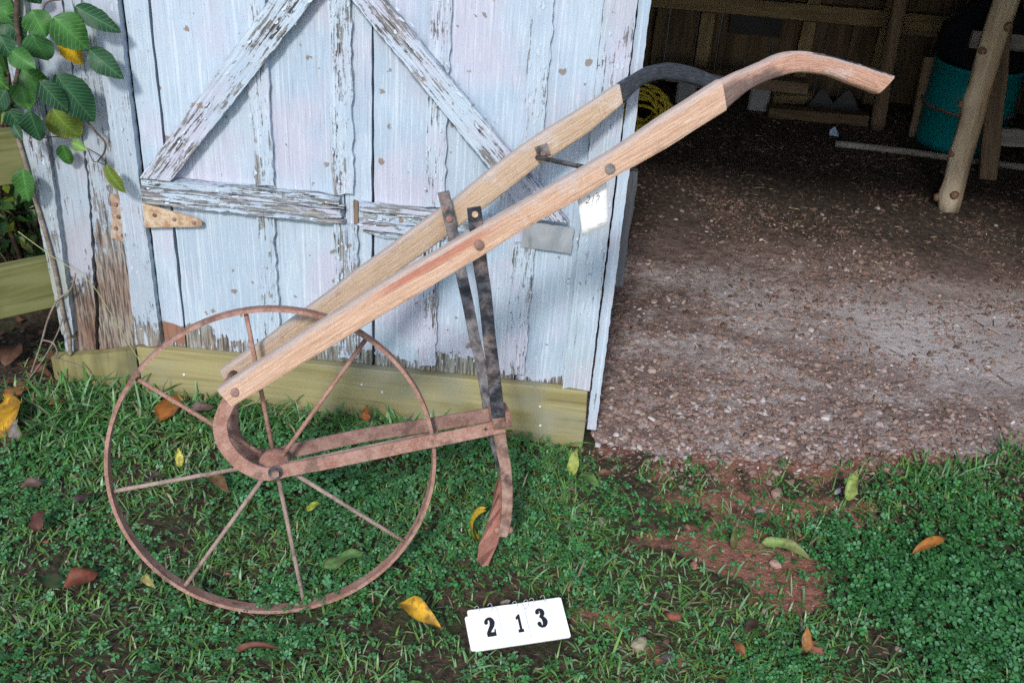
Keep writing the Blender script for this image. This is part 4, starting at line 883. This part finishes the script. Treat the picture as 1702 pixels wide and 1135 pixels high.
for i, (x0, y0, x1, y1, wr_, ci) in enumerate(VL):
    dep = -.05-.02*(i % 4)-.012*(i % 3); a = bp(x0, y0, dep); b = bp(x1, y1, dep-R.uniform(-.02, .03)); L = (b-a).length
    v_, f_ = leaf_mesh(L, L*wr_*1.10, R.uniform(.2, .9), R.uniform(.12, .4), R.uniform(-.4, .4), seed=i, wave=.06, n=18)
    c = np.array(VC[ci])*R.uniform(.85, 1.15); cl = np.tile(c, (len(v_), 1)); vn = np.array(v_)
    cl[2::5] *= 1.7; cl[1::10] *= 1.22; cl[3::10] *= 1.22; cl *= rng.uniform(.9, 1.1, (len(v_), 1))      # paler midrib and side veins
    if ci == 4: cl[0::5] = cl[0::5]*.5+np.array([.3, .26, .03])*.5; cl[4::5] = cl[0::5]
    o = mk('leaf', v_, f_, M_leafg, vine, True, col=cl); so = o.modifiers.new('s', 'SUBSURF'); so.levels = so.render_levels = 1
    place_leaf(o, a-VO, b-VO, Vector((R.uniform(-.25, .25), -1, R.uniform(.2, .75))), vine)
    if ci == 3: tag(o, 'yellow leaf')
def stem(px, dep, r0, r1, mat, name='stem'):
    pts = smooth_pts([bp(x, y, d_ if d_ is not None else dep)-VO for x, y, *dd in px for d_ in [dd[0] if dd else None]], 5); n = len(pts)
    v_, f_ = tube(pts, list(np.linspace(r0, r1, n)), 7); return mk(name, v_, f_, mat, vine, True)
stem([(96, 135), (112, 160), (135, 190), (160, 220), (174, 236), (174, 252), (163, 268)], -.06, .0028, .0018, M_stemdark)
stem([(-10, 130), (8, 165), (25, 215), (42, 270), (58, 330), (75, 385), (92, 450), (105, 520), (115, 560), (117, 590)], -.045, .0055, .0050, M_stem)
stem([(100, 0), (78, 5), (70, 30), (92, 35)], -.06, .0018, .0012, M_stemdark, 'twig')
stem([(30, -20), (28, 40), (35, 90), (25, 140)], -.05, .006, .005, M_stemdark)
stem([(70, 230), (100, 228), (130, 240), (165, 258), (178, 275)], -.055, .0012, .001, M_stemdark, 'twig')
stem([(147, 250), (155, 268), (165, 270), (176, 276)], -.055, .0011, .0009, M_stemdark, 'twig')
stem([(145, 84), (130, 83), (110, 75)], -.06, .0012, .001, M_stemdark, 'twig')
stem([(125, 455), (118, 480), (95, 500), (80, 530), (70, 565), (62, 590), (50, 625)], -.05, .0028, .0022, M_stem)
stem([(70, 565), (88, 570), (95, 585), (90, 595)], -.06, .0022, .0016, M_stem, 'tendril')
stem([(105, 525), (95, 555), (70, 600), (40, 640)], -.06, .0018, .0014, M_stem, 'tendril')
stem([(92, 595), (140, 612)], -.05, .0015, .0012, M_stem, 'tendril')
stem([(0, 420), (50, 490), (30, 460)], .03, .0015, .0012, M_stemdark, 'twig')
stem([(30, 385), (85, 425), (150, 470), (195, 540), (235, 605)], -.06, .0010, .0008, m_flat('dry_grass_stalk', (.36, .36, .16), .8), 'tendril')
# shrubs behind the fence
def shrub(label, c, rx, ry, rz, n, L, seed, shade=1.0):
    r = np.random.default_rng(seed); t = thing('shrub', label, 'shrub', DM @ Matrix.Translation((c[0], c[1], 0)), 'shrubs behind the fence'); sb = MB(); rr = random.Random(seed)
    for k in range(9):
        p = Vector((rr.uniform(-.3, .3)*rx, rr.uniform(-.3, .3)*ry, 0)); q = p+Vector((rr.uniform(-.8, .8)*rx, rr.uniform(-.8, .8)*ry, c[2]*2*rr.uniform(.6, .95))); sb.add(*tube([p, (p+q)/2+Vector((rr.uniform(-.05, .05), rr.uniform(-.05, .05), 0)), q], [.008, .006, .003], 6))
    sb.build('stem', M_stemdark, t, True)
    V_ = []; F_ = []; K = []
    for i in range(n):
        u = r.normal(size=3); u /= np.linalg.norm(u); rad_ = r.uniform(.25, 1)**.5; p = np.array([u[0]*rx, u[1]*ry, c[2]+u[2]*rz])*np.array([rad_, rad_, 1]); p[2] = c[2]+u[2]*rz*rad_
        d_ = r.normal(size=3)+u*.8-np.array([0, 0, .5]); d_ /= np.linalg.norm(d_); s_ = np.cross(d_, r.normal(size=3)); s_ /= np.linalg.norm(s_); nn = np.cross(d_, s_); l = L*r.uniform(.6, 1.2)
        b0 = len(V_); V_ += [p, p+d_*l*.4+s_*l*.28+nn*.1*l, p+d_*l, p+d_*l*.4-s_*l*.28+nn*.1*l]; F_ += [(b0, b0+1, b0+2), (b0, b0+2, b0+3)]
        cc = np.array([.045, .11, .025])*r.uniform(.5, 1.5) if r.random() < .8 else np.array([.16, .22, .03])*r.uniform(.7, 1.3); K += [cc*shade]*4
    o = mk('foliage', np.array(V_), F_, M_clover, t, False, col=np.array(K)); o['kind'] = 'stuff'; return t
shrub('dark leafy shrub directly behind the upper mossy rail', (-.55, .45, .45), .30, .35, .45, 1100, .06, 1)
shrub('leafy shrub farther back beside the barn side wall', (-.75, 1.3, .6), .5, .5, .65, 1300, .07, 2)
shrub('low leafy shrub near the fence, left of the barn corner', (-1.15, .35, .3), .4, .4, .32, 900, .06, 3)
shrub('large leafy shrub far behind the fence', (-1.6, 2.4, .8), 1.0, .8, .9, 1500, .09, 4)

# fallen leaves on the lawn
def wz(P, up=.0): return Vector((P[0], P[1], float(hground(np.array(P[0]), np.array(P[1])))+up))
FL = [  # x, y, length px, angle deg in picture (0 right, 90 up), width ratio, colour, curl, fold, height, label
 (2, 692, 62, 80, .95, (.62, .33, .02), .35, .15, .03, 'large mottled yellow orange leaf by the left edge of the lawn'),
 (34, 712, 32, 70, .8, (.22, .19, .18), .8, .3, .045, 'small grey shrivelled leaf on the large yellow leaf'),
 (138, 964, 64, 20, .62, (.20, .055, .03), .8, .35, .035, 'red brown dry leaf beside a dark green leaf'),
 (78, 966, 74, 170, .5, (.028, .085, .03), .3, .1, .02, 'dark green fallen leaf left of the red brown leaf'),
 (72, 866, 38, 60, .7, (.14, .05, .045), 1.1, .4, .03, 'dark crimson crumpled leaf on the far left lawn'),
 (298, 760, 30, 95, .5, (.60, .56, .10), .4, .2, .045, 'small lemon yellow leaf upright in grass inside the wheel'),
 (288, 680, 60, 40, .5, (.34, .12, .02), 1.0, .4, .03, 'orange brown curled leaf below the bottom board inside the wheel'),
 (340, 686, 60, 12, .5, (.16, .105, .09), .7, .35, .03, 'grey brown dry leaf by the front end of the handles'),
 (246, 968, 28, -35, .5, (.50, .50, .16), 1.2, .4, .03, 'pale olive curled leaf just outside the wheel rim'),
 (700, 1024, 84, -32, .36, (.70, .40, .03), .5, .5, .04, 'bright yellow folded leaf between wheel and number card'),
 (430, 1080, 68, 4, .28, (.17, .06, .035), .9, .8, .03, 'narrow rolled brown leaf near the bottom below the wheel'),
 (572, 929, 70, 22, .5, (.12, .24, .07), .25, .1, .035, 'flat pale green leaf on clover inside the wheel'),
 (957, 766, 42, 75, .5, (.36, .42, .10), .8, .35, .05, 'pale yellow green leaf right of the shank'),
 (982, 801, 40, -30, .5, (.10, .22, .05), .9, .3, .045, 'small green leaf between pale leaf and dirt edge'),
 (1008, 788, 34, 8, .5, (.20, .10, .06), .5, .3, .03, 'small brown leaf at the edge of the barn dirt'),
 (1310, 914, 84, -18, .30, (.27, .40, .12), 1.0, .35, .04, 'long light green leaf lying on bare red clay'),
 (1416, 806, 48, 80, .45, (.27, .38, .09), .6, .3, .06, 'light green leaf standing up at the dirt edge'),
 (1546, 905, 60, 22, .24, (.42, .16, .03), .9, .5, .04, 'orange brown twisted leaf in the clover on the right'),
 (1332, 1057, 52, 110, .5, (.38, .17, .05), .7, .3, .035, 'tan orange leaf at the lower right of the clay'),
 (1226, 1076, 34, 130, .5, (.30, .12, .04), .7, .3, .03, 'small rusty leaf right of the beige stone'),
 (613, 687, 26, 70, .8, (.34, .12, .03), .6, .4, .04, 'tiny orange leaf against the door bottom board'),
 (55, 805, 40, 10, .6, (.15, .10, .10), .8, .3, .03, 'dull brown leaf in grass on the far left'),
 (140, 828, 34, 30, .6, (.05, .035, .035), .6, .3, .03, 'blackened leaf left of the wheel rim'),
 (262, 792, 30, 15, .6, (.05, .04, .045), .5, .3, .03, 'blackened leaf under the left spoke'),
 (365, 808, 40, -40, .6, (.22, .13, .06), .8, .4, .03, 'brown papery leaf below the hub'),
 (522, 842, 26, 30, .6, (.36, .42, .05), .5, .2, .04, 'yellow green leaf scrap between the lower spokes'),
 (1218, 888, 44, 95, .35, (.10, .12, .03), .8, .3, .03, 'dark olive leaf scrap on the clay patch'),
 (1250, 1040, 30, 40, .5, (.05, .03, .02), .6, .3, .03, 'dark rotted leaf on the lower clay'),
 (560, 642, 30, 0, .6, (.10, .07, .05), .6, .3, .02, 'dark brown leaf tucked at the foot of the door'),
 (30, 655, 44, 25, .6, (.28, .13, .05), .6, .3, .02, 'russet leaf in litter under the fence'),
 (70, 625, 40, -20, .6, (.22, .10, .06), .6, .3, .02, 'brown leaf in litter beside the vine stem'),
 (20, 590, 40, 60, .6, (.16, .08, .05), .6, .3, .02, 'dark russet leaf under the mossy rail'),
 (100, 672, 40, 10, .6, (.30, .16, .05), .6, .3, .02, 'orange tan leaf near the left end of the wall board')]
for i, (x, y, Lp, ang, wr_, c, curl, fold, up, lab) in enumerate(FL):
    a = math.radians(ang); h = up; b0 = gp(x-Lp/2*math.cos(a), y+Lp/2*math.sin(a), h); b1 = gp(x+Lp/2*math.cos(a), y-Lp/2*math.sin(a), h)
    if 60 < ang < 120 and Lp < 60:                                   # leaves standing in the grass
        dpt = b0+ (b1-b0)*.5; b1 = b0+(np.array([0, 0, 1])*.8+(b1-b0)/np.linalg.norm(b1-b0)*.6)*np.linalg.norm(b1-b0)*.62
    hz_ = float(hground(np.array(b0[0]), np.array(b0[1])))*.5
    b0 = Vector(b0)+Vector((0, 0, hz_)); b1 = Vector(b1)+Vector((0, 0, hz_)); L = (b1-b0).length
    v_, f_ = leaf_mesh(L, L*wr_*.9, curl*1.5, fold*1.6, R.uniform(-.8, .8), seed=100+i, wave=.16, n=12, chord=True)
    cl = np.tile(np.array(c)*1.0, (len(v_), 1))*rng.uniform(.85, 1.15, (len(v_), 1)); cl[2::5] *= .8; ed_ = rng.uniform(.35, 1, (len(v_), 1)); cl[0::5] *= ed_[0::5]; cl[4::5] *= ed_[4::5]
    o = mk('fallen_leaf', v_, f_, M_leaf, None, True, col=cl); so = o.modifiers.new('s', 'SUBSURF'); so.levels = so.render_levels = 1
    place_leaf(o, b0, b1, Vector((R.uniform(-.3, .3), R.uniform(-.5, .0), 1)), None); tag(o, lab, 'leaf', 'fallen leaves on the lawn')
# one leaf curled on edge beside the share
fb_ = Vector(gp(796, 905, .03)); fnv = np.array([0, 1, 0.0])
cp = smooth_pts([onplane(np.array([[x, y]], float), np.array(fb_), fnv)[0] for x, y in ((797, 903), (788, 890), (783, 874), (785, 860), (794, 850), (806, 847))], 4); nP = len(cp); vL = []
for i, p in enumerate(cp):
    w = .014*math.sin(math.pi*(.08+.9*i/(nP-1)))**.6; vL += [p+Vector((.002, w, .004)), p+Vector((-.003, 0, -.001)), p+Vector((.004, -w, .002))]
fL = [(i*3+j, i*3+j+1, i*3+j+4, i*3+j+3) for i in range(nP-1) for j in range(2)]
o = mk('fallen_leaf', vL, fL, M_leaf, None, True, col=np.tile(np.array((.62, .40, .03)), (len(vL), 1))*rng.uniform(.85, 1.1, (len(vL), 1))); tag(o, 'yellow leaf curled on edge beside the red share', 'leaf', 'fallen leaves on the lawn')
# stones
def stone(x, y, px, c, label, seed, flat=.6):
    r = random.Random(seed); P = gp(x, y); L = px*.00055; bmv = []; rings = 6; seg = 10; secs = []
    for i in range(1, rings):
        th = math.pi*i/rings; secs.append([(L*math.sin(th)*math.cos(p)*(1+r.uniform(-.18, .18)), L*.75*math.sin(th)*math.sin(p)*(1+r.uniform(-.18, .18)), L*flat*math.cos(th)+L*flat*.6) for p in np.linspace(0, 2*math.pi, seg+1)[:-1]])
    v_, f_ = sweep(secs[::-1]); o = mk('stone', v_, f_, M_chip, None, False, col=np.tile(np.array(c), (len(v_), 1))*rng.uniform(.8, 1.2, (len(v_), 1)))
    o.matrix_world = Matrix.Translation(wz(P, .004)) @ Matrix.Rotation(r.uniform(0, 6), 4, 'Z'); tag(o, label, 'stone', 'stones on the lawn')
for i, (x, y, px, c, lab) in enumerate([(1062, 1076, 34, (.30, .26, .17), 'beige stone at the bottom right of the number card'), (1112, 1096, 30, (.06, .05, .05), 'dark stone right of the beige stone'), (1421, 962, 28, (.25, .085, .04), 'round rust brown stone at the edge of the clay'), (1403, 884, 24, (.32, .19, .18), 'pinkish grey stone, left of a pair above the clay'), (1424, 880, 20, (.34, .19, .16), 'pink stone, right of the pair above the clay'), (1288, 937, 26, (.36, .24, .19), 'pale pink stone below the long light green leaf'), (1153, 941, 20, (.30, .13, .09), 'small red stone at the left of the clay'), (1438, 899, 20, (.26, .11, .09), 'reddish stone below the pink pair'), (1000, 868, 22, (.30, .16, .12), 'small reddish stone in the clover right of the share'), (1352, 1087, 40, (.20, .075, .05), 'flat red clay clod near the lower edge'), (1120, 1028, 30, (.22, .08, .05), 'red clay clod right of the number card'), (1290, 825, 34, (.30, .19, .15), 'flat pinkish stone near the dirt edge'), (1262, 853, 24, (.26, .22, .22), 'small grey stone in sparse grass near the dirt edge')]):
    stone(x, y, px, c, lab, 50+i)

# ------------------------------------------------------------------ grass, clover, gravel
def lawn_ok(x, y):
    s = (x-D0[0])*E1[0]+(y-D0[1])*E1[1]; d = (x-D0[0])*E2[0]+(y-D0[1])*E2[1]
    lim = np.where(s < 1.10, -.055, FRONT_N(s)-.01+.03*(vnoise(s, d*0, 17, 8)-.3)); lim = np.where(s < -.24, .6, lim)
    return d < lim, s, d
def inview(x, y):
    return (x > -1.25) & (x < 1.75) & (y > 1.0) & (y < 2.45)
def scatter(n, seed):
    r = np.random.default_rng(seed); A = int(n*.82); B = n-A
    x = np.concatenate([r.uniform(-1.25, 1.75, A), r.uniform(-3, 3.2, B)]); y = np.concatenate([r.uniform(1.02, 2.4, A), r.uniform(-.6, 2.4, B)]); return x, y, r
def build_fast(name, V, F3, F4, col, mat, kind_label=None):
    me = bpy.data.meshes.new(name); nv = len(V); n3, n4 = len(F3), len(F4)
    me.vertices.add(nv); me.vertices.foreach_set('co', V.ravel()); me.loops.add(n3*3+n4*4); me.polygons.add(n3+n4)
    me.loops.foreach_set('vertex_index', np.concatenate([F4.ravel(), F3.ravel()]).astype(np.int32))
    st = np.concatenate([np.arange(n4)*4, n4*4+np.arange(n3)*3]).astype(np.int32); me.polygons.foreach_set('loop_start', st)
    a = me.color_attributes.new('tint', 'FLOAT_COLOR', 'POINT'); c = np.ones((nv, 4)); c[:, :3] = col; a.data.foreach_set('color', c.ravel()); me.materials.append(mat)
    me.update(calc_edges=True); me.validate(); o = link(bpy.data.objects.new(name, me)); o['kind'] = 'stuff'; return o
def lean_dirs(r, n): a = r.uniform(0, 2*np.pi, n); return np.cos(a), np.sin(a)
CARDC = gp(855, 1040, .02)
Ptuft = [(world_sd(-.05, -.10), .22, .07), (world_sd(.25, -.09), .25, .05), (world_sd(.7, -.08), .25, .045), (gp(130, 700), .22, .12), (gp(1665, 760), .18, .08), (gp(1570, 800), .10, .04)]
def tuft(x, y):
    m = 0
    for P, a, b in Ptuft: m = m+gauss(x, y, P, a, b)
    return np.minimum(m, 1)
CLV = [gp(1620, 1000), gp(560, 800), gp(640, 700)]
def bare(x, y): return np.clip(1.0*clay_mask(x, y)+.8*gauss(x, y, Pbare, .07, .045)+.35*gauss(x, y, Pbare2, .12, .08), 0, 1.2)
def make_grass(n, seed):
    x, y, r = scatter(n, seed); ok, s, d = lawn_ok(x, y); tf = tuft(x, y); pat = fnoise(x, y, 7, 31)
    cl = gauss(x, y, gp(1620, 1010), .26, .24)
    p = np.clip(.48+1.9*(pat-.44)+tf*1.2-.80*bare(x, y)-.75*cl, .13, 1); litter = np.where(s < -.22, .25, 1.0)*np.where((s > 1.1) & (d > FRONT_N(s)-.16), .35+.5*tf, 1.0)*(1-.9*gauss(x, y, (-.40, 1.485), .17, .035))*(1-np.clip(3*gauss(x, y, CARDC, .095, .055), 0, 1)); keep = ok & (r.uniform(size=n) < p*litter); x, y, tf, s = x[keep], y[keep], tf[keep], s[keep]; n = len(x)
    z = hground(x, y); L = r.uniform(.014, .042, n)*(1+2.1*tf*r.uniform(.1, 1, n)**1.4); L = np.where(r.uniform(size=n) < .05, L*1.7, L); w = r.uniform(.0011, .0027, n)*(1+.6*tf)
    ca, sa = lean_dirs(r, n); ln = r.uniform(.35, 1.25, n); bd = r.uniform(.2, 1.1, n)
    P = []; ts = [0, .4, .75, 1.0]
    for t in ts:
        h = L*t*np.cos(ln*.6+bd*t*.9); o = L*t*np.sin(ln*.6+bd*t*.9); P.append(np.stack([x+ca*o, y+sa*o, z-.004+np.maximum(h, -.002)], 1))
    tw = r.uniform(-.8, .8, n); sx, sy = -sa*np.cos(tw)+ca*np.sin(tw)*.3, ca*np.cos(tw)+sa*np.sin(tw)*.3; sz_ = np.sin(tw)*.6; sd = np.stack([sx, sy, sz_], 1)
    V = np.stack([P[0]-sd*w[:, None]*.6, P[0]+sd*w[:, None]*.6, P[1]-sd*w[:, None], P[1]+sd*w[:, None], P[2]-sd*w[:, None]*.75, P[2]+sd*w[:, None]*.75, P[3]], 1)
    b = np.arange(n)[:, None]*7; F4 = np.concatenate([b+np.array([0, 1, 3, 2]), b+np.array([2, 3, 5, 4])]); F3 = b+np.array([4, 5, 6])
    base = np.array([.080, .195, .048]); k = r.uniform(.55, 1.6, (n, 1)); c = base*k; c = c+np.array([.06, .06, -.01])*r.uniform(0, 1, (n, 1))**2
    c = np.where(tf[:, None] > .4, c*np.array([.72, .9, 1.05]), c)
    pale = r.uniform(size=n); c = np.where((pale < .18)[:, None], np.array([.19, .34, .16])*r.uniform(.8, 1.3, (n, 1)), c); c = np.where((pale > .93)[:, None], np.array([.33, .28, .17])*r.uniform(.5, 1.3, (n, 1)), c)  # some blades pale: waxy highlights painted into the colour; others dry straw
    return build_fast('grass', V.reshape(-1, 3), F3, F4, np.repeat(c, 7, 0), M_grass)
tag(make_grass(105000, 1), 'short mixed green lawn grass with dry straws', kind='stuff')
def make_clover(n, seed):
    x, y, r = scatter(n, seed); ok, s, d = lawn_ok(x, y); pat = fnoise(x, y, 5.5, 77)
    cl = gauss(x, y, gp(1620, 1010), .27, .25)+.55*gauss(x, y, gp(570, 800), .22, .14)+.5*gauss(x, y, gp(640, 720), .2, .08)
    p = np.clip(.20+2.2*(pat-.46)+.95*cl-.80*bare(x, y)-.5*tuft(x, y), .10, 1); litter = np.where(s < -.22, .2, 1.0)*np.where((s > 1.1) & (d > FRONT_N(s)-.13), .3, 1.0)*(1-.9*gauss(x, y, (-.40, 1.485), .18, .04))*(1-np.clip(3*gauss(x, y, CARDC, .095, .055), 0, 1)); keep = ok & (r.uniform(size=n) < p*litter); x, y, cl = x[keep], y[keep], cl[keep]; n = len(x)
    z = hground(x, y); hgt = r.uniform(.008, .032, n)+.012*cl; sz = r.uniform(.0045, .0095, n)*(1+.5*cl); a0 = r.uniform(0, 2*np.pi, n); tilt = r.uniform(-.1, .45, n)
    tx, ty = r.normal(0, .25, n), r.normal(0, .25, n)
    Vs = []; shp_ = np.array([(0.05, 0), (.55, .48), (.98, .34), (.90, 0), (.98, -.34), (.55, -.48)])
    for k in range(3):
        a = a0+k*2.094+r.uniform(-.15, .15, n); ca, sa = np.cos(a), np.sin(a)
        for (u, v) in shp_:
            lx, ly = u*sz, v*sz*.95; lz = -u*sz*tilt+abs(v)*sz*.35
            X = x+ca*lx-sa*ly; Y = y+sa*lx+ca*ly; Vs.append(np.stack([X, Y, z+hgt+lz+(X-x)*tx+(Y-y)*ty], 1))
    V = np.stack(Vs, 1); nv = 18; b = np.arange(n)[:, None]*nv
    F4 = np.concatenate([b+6*k+np.array(q) for k in range(3) for q in ([0, 3, 2, 1], [0, 5, 4, 3])]); F3 = np.zeros((0, 3), int)
    c = np.array([.047, .178, .048])*r.uniform(.55, 1.5, (n, 1)); c = np.where((r.uniform(size=n) < .2)[:, None], np.array([.11, .31, .13])*r.uniform(.7, 1.2, (n, 1)), c); c = c*(1-.15*np.clip(cl, 0, 1))[:, None]
    return build_fast('clover', V.reshape(-1, 3), F3, F4, np.repeat(c, nv, 0), M_clover)
tag(make_clover(70000, 2), 'low three lobed green clover ground cover', kind='stuff')
def make_chips(n, seed, name, region):
    r = np.random.default_rng(seed)
    if region == 'floor':
        s = r.uniform(1.0, 3.6, n); d = r.uniform(-.25, 2.9, n); e = floor_edge(s); dens = np.clip(.08+1.9*(fnoise(s, d, 4.5, 61)-.42)+.9*np.exp(-((d-.05)/.22)**2)*(.4+fnoise(s, d, 6, 62))+.25*np.exp(-((d-.6)/.4)**2), .06, 1); spill = (s > 1.13) & (d <= e+.004) & (r.uniform(size=n) < .75*np.exp(-np.clip(e-d, 0, 1)/.045))
        keep = ((d > e+.004) & (r.uniform(size=n) < dens)) | spill; s, d, spill = s[keep], d[keep], spill[keep]; n = len(s); p_ = D0[None]+E1*s[:, None]+E2*d[:, None]; z = np.where(spill, hground(p_[:, 0], p_[:, 1]), floor_z(s, d)); x, y = s, d
        size = np.exp(r.normal(math.log(.0033), .68, n)+.35*np.exp(-((d-.1)/.3)**2)).clip(.0011, .015)*(1-.12*np.clip(d-1, 0, 1.5))
    else:
        x, y, r = scatter(n, seed); ok, s, d = lawn_ok(x, y); m = clay_mask(x, y)+.5*np.exp(-((d+.1)/.07)**2)*(s > 1.1); lit = (s < -.2)*.6; keep = ok & (r.uniform(size=n) < np.clip(m*.9+lit+.08, 0, 1)); x, y = x[keep], y[keep]; n = len(x); z = hground(x, y); size = np.exp(r.normal(math.log(.0036), .5, n)).clip(.0012, .012); d = y*0
    a0 = r.uniform(0, 6.28, n); el = r.uniform(.3, .9, n); th = size*r.uniform(.18, .55, n); tx, ty = r.normal(0, .25, n), r.normal(0, .25, n); Vs = []
    for ring, (rs, zf) in enumerate(((1.0, -.25), (.92, .6), (.55, 1.0))):
        for k in range(6):
            a = 2*np.pi*k/6+r.uniform(-.35, .35, n); q = size*rs*r.uniform(.55, 1.2, n); lx = np.cos(a)*q; ly = np.sin(a)*q*el; X = lx*np.cos(a0)-ly*np.sin(a0); Y = lx*np.sin(a0)+ly*np.cos(a0); Vs.append(np.stack([x+X, y+Y, z+th*zf+X*tx+Y*ty], 1))
    V = np.stack(Vs, 1); b = np.arange(n)[:, None]*18
    F4 = np.concatenate([b+np.array([6*q+k, 6*q+(k+1) % 6, 6*q+6+(k+1) % 6, 6*q+6+k]) for q in range(2) for k in range(6)]+[b+np.array([12, 13, 14, 15])]+[b+np.array([12, 15, 16, 17])]); F3 = np.zeros((0, 3), int)
    pal = np.array([(.30, .20, .17), (.20, .115, .09), (.40, .33, .31), (.55, .51, .50), (.24, .155, .115), (.10, .07, .055), (.34, .25, .20)]); pr_ = np.array([.24, .28, .12, .05, .14, .12, .05])
    if region != 'floor': pal = np.array([(.24, .10, .07), (.30, .17, .13), (.16, .08, .055), (.36, .26, .22), (.09, .06, .045)]); pr_ = np.array([.36, .24, .2, .1, .1])
    idx = r.choice(len(pal), n, p=pr_); c = pal[idx]*r.uniform(.75, 1.2, (n, 1))
    if region == 'floor': c = c*.66+np.array([.235, .17, .15])*.34
    if region == 'floor': c = np.where((d > 1.1+.3*r.normal(size=n))[:, None], c*np.array([.5, .45, .42]), c)  # deeper chips darkened too, the same light falloff put into their colour
    o = build_fast(name, V.reshape(-1, 3), F3, F4, np.repeat(c, 18, 0), M_chip); 
    if region == 'floor': o.matrix_world = DM
    return o
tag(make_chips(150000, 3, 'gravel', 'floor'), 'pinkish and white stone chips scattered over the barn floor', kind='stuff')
tag(make_chips(26000, 4, 'gravel', 'lawn'), 'small red clay crumbs among the grass', kind='stuff')
def make_straw(n, seed):
    r = np.random.default_rng(seed); s = r.uniform(1.15, 3.3, n); d = r.uniform(-.02, 2.4, n); z = floor_z(s, d)+.003; a = r.uniform(0, 6.28, n); L = r.uniform(.012, .055, n)*r.uniform(.4, 1, n); w = r.uniform(.0006, .0014, n); ca, sa = np.cos(a), np.sin(a); b = r.uniform(-.2, .2, n); V = []
    for t in (-.5, 0, .5):
        cx = s+ca*L*t-sa*L*b*(t*t-.1); cy = d+sa*L*t+ca*L*b*(t*t-.1)
        V += [np.stack([cx-sa*w, cy+ca*w, z+r.uniform(0, .004, n)], 1), np.stack([cx+sa*w, cy-ca*w, z+r.uniform(0, .004, n)], 1)]
    V = np.stack(V, 1); q = np.arange(n)[:, None]*6; F4 = np.concatenate([q+np.array([0, 1, 3, 2]), q+np.array([2, 3, 5, 4])])
    c = np.array([.26, .20, .13])*r.uniform(.25, 1.25, (n, 1)); o = build_fast('straw', V.reshape(-1, 3), np.zeros((0, 3), int), F4, np.repeat(c, 6, 0), M_chip); o.matrix_world = DM; return o
tag(make_straw(2600, 6), 'dry straw bits strewn over the dirt floor', kind='stuff')
def make_litter(n, seed):
    r = np.random.default_rng(seed); s = r.uniform(-1.8, -.2, n); d = r.uniform(-.5, 1.6, n); P = world_sd(0, 0)+s[:, None]*E1+d[:, None]*E2; x, y = P[:, 0], P[:, 1]; z = hground(x, y)+.006
    a = r.uniform(0, 6.28, n); L = r.uniform(.012, .035, n); ca, sa = np.cos(a), np.sin(a); V = []
    for (u, v, k) in ((-.5, 0, 0), (0, .35, .2), (.5, 0, .25), (0, -.35, .2)):
        V.append(np.stack([x+ca*u*L-sa*v*L, y+sa*u*L+ca*v*L, z+r.uniform(0, .5, n)*L*k+.004], 1))
    V = np.stack(V, 1); b = np.arange(n)[:, None]*4; c = np.array([.17, .085, .05])*r.uniform(.4, 1.6, (n, 1)); return build_fast('leaf_litter', V.reshape(-1, 3), np.zeros((0, 3), int), b+np.array([0, 3, 2, 1]), np.repeat(c, 4, 0), M_leaf)
tag(make_litter(2600, 5), 'brown leaf litter under the fence and vine', kind='stuff')
